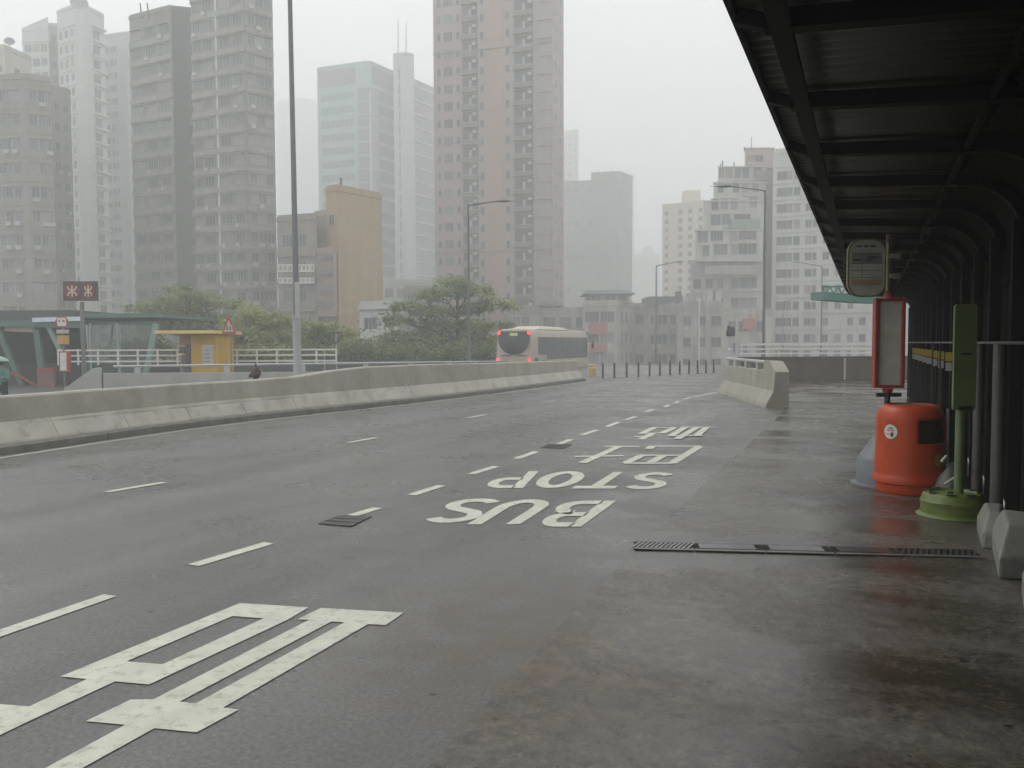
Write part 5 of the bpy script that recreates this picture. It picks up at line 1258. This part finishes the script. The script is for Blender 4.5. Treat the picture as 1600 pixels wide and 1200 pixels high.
# rear U-shaped window
U_ = [(-1.02,2.82),(1.02,2.82)]; pts = []
for i in range(17):
    a = PI*i/16; pts.append((1.06*math.cos(a)*(1-.0), 2.45-1.02*math.sin(a)))
out = [(-1.02,2.84),(1.02,2.84)]+[(p[0],p[1]) for p in pts]
mb = MB(); mb.plate([(x,z) for x,z in out][::1], (0,0.0,0),(1,0,0),(0,0,1),.03); mb.v = [(x, y-.035+.10*max(0,(z-1.2)/1.8)**2, z) for x,y,z in mb.v]; mb.build('rear_window', BG, bus)
mb = MB(); mb.box(-.26,.26,-.03,.0,2.58,2.76); mb.v=[(x,y+.0,z) for x,y,z in mb.v]; mb.build('route_display', mat('display_yellow',(.25,.25,.08),.4,emit=(.75,.75,.25),es=.18), bus)
for x, z, r in ((-1.0,2.76,.10),(1.0,2.76,.10),(-1.08,1.12,.09),(1.08,1.12,.09)):
    mb = MB(); mb.plate(circ(r,16),(x,0,z),(1,0,0),(0,0,1),.05); mb.v=[(a,b-.055+(.08 if z>2 else 0),c) for a,b,c in mb.v]; mb.build('tail_lamp', BLT, bus)
for x in (-.55,.55):
    mb = MB(); mb.box(x-.33,x+.33,-.02,.02,1.34,1.39); mb.build('grille_slot', BLK, bus)
mb = MB(); mb.box(-.35,.35,-.02,.01,.95,1.1); mb.build('number_plate', mat('plate_yellowish',(.45,.38,.25),.5), bus)
# side glazing, right side
for i in range(7):
    y0 = .9+i*1.32; y1 = y0+1.27; zb = 1.42 if i == 0 else 1.12
    if y1 > L_-.35: y1 = L_-.4
    mb = MB(); mb.box(W_/2-.03,W_/2+.012,y0,y1,zb,2.50); mb.build('side_window', BG, bus)
    mb = MB(); mb.box(-W_/2-.012,-W_/2+.03,y0,y1,zb,2.50); mb.build('side_window', BG, bus)
mb = MB(); mb.box(-W_/2+.2,W_/2-.2,L_-.02,L_+.02,1.0,2.6); mb.build('windscreen', BG, bus)
mb = MB(); mb.box(W_/2+.0,W_/2+.02,.35,.85,1.02,1.22); mb.build('side_vent', BLK, bus)
mb = MB(); mb.tube([(W_/2-.05,L_,2.5),(W_/2+.22,L_+.15,2.4),(W_/2+.24,L_+.18,2.0)],.025,n=6); mb.box(W_/2+.14,W_/2+.30,L_+.12,L_+.22,1.75,2.1); mb.build('wing_mirror', BLK, bus)
TY = mat('tyre_rubber',(.015,.015,.015),.8); HB = mat('wheel_hub_grey',(.25,.25,.25),.4)
for s in (-1,1):
    for y in (2.6,L_-2.6):
        mb = MB(); mb.lathe([(.30,-.13),(.46,-.13),(.49,-.10),(.49,.10),(.46,.13),(.30,.13)], n=28); w_ = mb.build('wheel', TY, bus, smooth=True)
        w_.location = (s*(W_/2-.16),y,.49); w_.rotation_euler = (0,PI/2,0)
        mb = MB(); mb.lathe([(.30,-.14),(.28,-.15),(.10,-.16),(.01,-.18)] if s > 0 else [(.01,.18),(.10,.16),(.28,.15),(.30,.14)], n=20); mb.v=[(a,b,-c) for a,b,c in mb.v]; mb.build('hub', HB, parent=w_, smooth=True)

# ------------------------------------------------------------------ trees and shrubs
def leaf_mat(name, c):
    m = mat(name, c, .55, .35, .9, spec=.3); n, l = m.node_tree.nodes, m.node_tree.links; b = n['Principled BSDF']
    src = b.inputs['Base Color'].links[0].from_socket; t = n.new('ShaderNodeBsdfTranslucent'); l.new(src, t.inputs['Color'])
    x = n.new('ShaderNodeMixShader'); x.inputs[0].default_value = .45; l.new(b.outputs[0], x.inputs[1]); l.new(t.outputs[0], x.inputs[2])
    l.new(x.outputs[0], n['Material Output'].inputs['Surface']); return m
LF1 = leaf_mat('leaf_dull_green', (.17,.215,.08)); LF2 = leaf_mat('leaf_yellow_green', (.32,.34,.12)); LF3 = leaf_mat('leaf_dark_green', (.11,.15,.07)); BARK = mat('tree_bark', (.07,.06,.05), .8, .2, 4)
def tree(name, px, Y, lumps, label, mats, nleaf, base=-6.0, size=.26, group='trees between the road and the buildings', trunk_r=.16, cat='tree', seed=1, nostem=False, droop=.3):
    """lumps: (px, py, half width px, half height px, depth m)"""
    rnd = random.Random(seed); c0 = P(px, 560, Y); root = empty(name, (c0.x,Y,base), label, cat, group); org = Vector((c0.x,Y,base))
    s = Y/F; mb = MB(); LS = []
    for (lx, ly, hw, hh, dp) in lumps:
        c = P(lx, ly, Y) - org; LS.append((c + Vector((0, rnd.uniform(-.5,.5)*dp, 0)), hw*s, hh*s, dp))
    tot = sum(l[1]*l[2]*l[3] for l in LS)**1.0
    wts = [(l[1]*l[3])*(l[2]**.6) for l in LS]; ws = sum(wts)
    LS = [(c, rx, rz_*.95, ry) for c, rx, rz_, ry in LS]
    for (c, rx, rz_, ry), wt in zip(LS, wts):
        n = int(nleaf*wt/ws)
        subs = []
        for _ in range(max(5, n//45)):
            while True:
                p = Vector((rnd.uniform(-1,1),rnd.uniform(-1,1),rnd.uniform(-1,1)))
                if .25 < p.length < 1: break
            p = p.normalized()*(p.length**.5); subs.append((Vector((p.x*rx,p.y*ry,p.z*rz_)), rnd.uniform(.35,.9), rnd.choice(mats)))
        for i in range(n):
            sp_, rad, m_ = subs[i % len(subs)]
            o = Vector((rnd.gauss(0,1),rnd.gauss(0,1),rnd.gauss(0,.48)))*rad*.62
            p = c+sp_+o; sz = size*rnd.uniform(.6,1.3)
            if rnd.random() < .15: m_ = rnd.choice(mats)
            nrm = Vector((rnd.gauss(0,.7),rnd.gauss(0,.7),1)).normalized(); t = nrm.cross(Vector((rnd.gauss(0,1),rnd.gauss(0,1),.1))).normalized(); b = nrm.cross(t)
            mb.add([p-t*sz, p-b*sz*.42, p+t*sz-Vector((0,0,sz*droop)), p+b*sz*.42], [(0,1,2,3)], m_)
    mb.build('crown', parent=root)
    if not nostem:
        tb = MB(); top = max(LS, key=lambda l: l[0].z); low = min(l[0].z for l in LS)
        zt_ = top[0].z
        tb.tube([(0,0,0),(.1,0,low*.6),(.0,.1,low),(top[0].x*.5,0,(low+zt_)/2),(top[0].x,top[0].y*.3,zt_)],[trunk_r*1.4,trunk_r*1.1,trunk_r,trunk_r*.7,trunk_r*.3],n=10)
        for (c, rx, rz_, ry) in LS:
            st_ = Vector((0,.05,max(low*.75, c.z-1.6)))
            tb.tube([st_, st_.lerp(c,.5)+Vector((0,0,.25)), c],[trunk_r*.55,trunk_r*.38,trunk_r*.15],n=6)
            for k in range(3):
                e = c+Vector((rnd.uniform(-.8,.8)*rx, rnd.uniform(-.8,.8)*ry, rnd.uniform(-.2,.6)*rz_)); tb.tube([st_.lerp(c,.6),(st_.lerp(c,.6)+e)/2+Vector((0,0,.1)),e],[trunk_r*.25,trunk_r*.18,trunk_r*.08],n=5)
        tb.build('trunk', BARK, root, smooth=True)
    return root
tree('flame_tree', 715, 66, [(715,440,26,7,1.8),(745,455,34,8,2.2),(690,463,36,8,2.2),(765,478,30,8,2.2),(650,484,36,8,2.4),(715,484,40,8,2.4),(620,502,32,8,2.2),(690,508,46,9,2.8),(760,510,38,9,2.6),
      (640,528,48,9,2.6),(715,534,52,11,3.0),(775,536,26,10,2.2),(600,545,34,8,2.2),(690,553,60,10,3.0),(750,556,34,9,2.4)],
      'large tree with layered spreading crown left of the bus', [LF1,LF2,LF1,LF3], 12500, size=.20, seed=4, trunk_r=.20)
tree('flame_tree', 290, 62, [(300,458,26,7,2),(262,470,38,7,2.2),(318,470,40,9,2.2),(215,482,26,6,1.8),(285,486,50,9,2.4),(350,478,30,6,2),(330,500,40,9,2.4),(300,515,44,10,2.4),(255,498,40,8,2.2)],
      'wide flat-topped tree behind the station glass and kiosk', [LF1,LF2,LF1], 5200, size=.20, seed=8)
tree('flame_tree', 405, 58, [(405,492,24,7,1.8),(430,504,26,8,1.8),(385,508,28,8,2),(400,525,44,10,2.2),(435,533,30,9,2),(372,535,26,8,2)],
      'yellow-green tree behind the tall lamp post', [LF2,LF1,LF2], 6500, size=.18, seed=12)
tree('flame_tree', 490, 60, [(470,510,18,6,1.5),(502,512,22,5,1.6),(520,520,20,5,1.6),(485,526,30,8,1.8),(505,532,26,6,1.6)],
      'small loose tree in front of the tan building', [LF1,LF2], 3000, size=.18, seed=15, trunk_r=.10)
for i, (px, Y, ls, lab, mm) in enumerate([
    (560, 56, [(560,545,26,12,1.5),(540,556,24,10,1.5),(585,552,24,12,1.5)], 'dark shrub mass under the left end of the layered tree', [LF3,LF1]),
    (640, 58, [(640,552,34,12,1.6),(668,556,26,10,1.6),(612,557,20,10,1.4)], 'dark green shrub below the middle of the layered tree', [LF3,LF1,LF1]),
    (725, 58, [(725,553,34,13,1.6),(755,556,24,12,1.4),(698,558,20,10,1.4)], 'shrub close to the left rear corner of the bus', [LF3,LF1]),
    (460, 55, [(462,548,26,9,1.4),(500,552,30,9,1.4)], 'low shrub behind the right half of the white railing', [LF1,LF3]),
    (375, 52, [(352,550,22,9,1.4),(385,552,30,9,1.4),(420,551,24,9,1.3)], 'low shrub behind the white railing between warning sign and lamp post', [LF1,LF2,LF3]),
    (225, 54, [(225,540,30,12,1.4),(200,552,30,9,1.4),(250,548,22,11,1.4)], 'shrub seen through the station glass left of the kiosk', [LF3,LF1])]):
    tree('shrub', px, Y, ls, lab, mm, 2600, base=-3, size=.15, group='shrubs along the verge', trunk_r=.05, cat='shrub', seed=30+i)

# ------------------------------------------------------------------ person at far left edge
c = P(1, 600, 26); root_p = Vector((c.x, 26, -.45))
sk = bpy.data.meshes.new('person'); H = 1.62
V = [(0,0,.92),(0,0,1.12),(0,0,1.34),(0,0,1.42),(0,-.01,1.50),(0,-.01,1.60),  # pelvis, waist, chest, neck, chin, crown
     (-.17,0,1.34),(-.23,-.05,1.10),(-.15,-.25,1.12),(.17,0,1.34),(.24,-.05,1.08),(.15,-.25,1.14),
     (-.10,0,.88),(-.11,-.03,.48),(-.11,.02,.08),(-.11,-.14,.04),(.10,0,.88),(.11,.04,.48),(.11,.10,.08),(.11,-.06,.04)]
E = [(0,1),(1,2),(2,3),(3,4),(4,5),(2,6),(6,7),(7,8),(2,9),(9,10),(10,11),(0,12),(12,13),(13,14),(14,15),(0,16),(16,17),(17,18),(18,19)]
Rr = [.15,.14,.16,.06,.085,.09,.07,.05,.035,.07,.05,.035,.09,.065,.045,.035,.09,.065,.045,.035]
sk.from_pydata(V, E, []); per = bpy.data.objects.new('person', sk); col.objects.link(per); per.location = root_p
sm_ = per.modifiers.new('skin','SKIN')
for i, r in enumerate(Rr): sk.skin_vertices[0].data[i].radius = (r, r*.8)
sk.skin_vertices[0].data[0].use_root = True
per.modifiers.new('sub','SUBSURF').levels = 2; per.modifiers['sub'].render_levels = 2
sk.materials.append(mat('skin_tone',(.35,.22,.16),.6))
tag(per, 'person in a teal top under a pale green umbrella at the left edge', 'person')
mb = MB(); mb.lathe([(.17,.88),(.185,1.0),(.18,1.15),(.22,1.30),(.15,1.40),(.08,1.44)], n=20, cap=False); mb.v=[(x,y*.72,z) for x,y,z in mb.v]; mb.build('jacket', mat('teal_cloth',(.14,.28,.25),.8,.15,8), per, smooth=True)
TRS = mat('dark_trouser_cloth', (.04,.045,.06), .85, .15, 8); JK = mat('teal_cloth',(.14,.28,.25),.8,.15,8)
for s_, k_, sh_, e_ in ((-1,(-.11,-.03,.48),(-.17,0,1.34),(-.23,-.05,1.10)), (1,(.11,.04,.48),(.17,0,1.34),(.24,-.05,1.08))):
    mb = MB(); mb.tube([(s_*.10,0,.98),k_,(k_[0],k_[1]+.05,.10)],[.115,.085,.065],n=12); mb.build('trouser_leg', TRS, per, smooth=True)
    mb = MB(); w_ = (s_*.15,-.25,1.13); mb.tube([sh_,e_,tuple(Vector(e_).lerp(Vector(w_),.75))],[.085,.065,.05],n=12); mb.build('sleeve', JK, per, smooth=True)
mb = MB(); mb.lathe([(.095,1.50),(.108,1.56),(.10,1.64),(.05,1.70),(.01,1.71)], n=16, cap=False); mb.build('hair', mat('black_hair',(.02,.018,.016),.6), per, smooth=True)
um = root_p+Vector((.1,-.25,1.1)); root = empty('umbrella', tuple(um), 'pale green umbrella held by the person at the left edge', 'umbrella')
mb = MB(); mb.lathe([(.30,.52),(.27,.58),(.18,.64),(.08,.67),(.01,.68)], n=8, cap=False); o = mb.build('canopy', mat('pale_green_cloth',(.26,.42,.33),.7,.1,4), root); s_ = o.modifiers.new('t','SOLIDIFY'); s_.thickness = .004
mb = MB(); mb.tube([(0,0,-.12),(0,0,.82)], .009, n=8); mb.build('shaft', BLK, root)

# ------------------------------------------------------------------ rain haze
hz = MB(); hz.box(-456,456,-106,706,-7,165); ho = hz.build('haze')
hm = bpy.data.materials.new('rain_haze'); hm.use_nodes = True; hn = hm.node_tree.nodes; hn.remove(hn['Principled BSDF'])
pvn = hn.new('ShaderNodeVolumePrincipled'); pvn.inputs['Color'].default_value = (.925,.935,.925,1); pvn.inputs['Density'].default_value = .0041; pvn.inputs['Anisotropy'].default_value = .2
hm.node_tree.links.new(pvn.outputs[0], hn['Material Output'].inputs['Volume']); ho.data.materials.append(hm); tag(ho, kind='stuff')
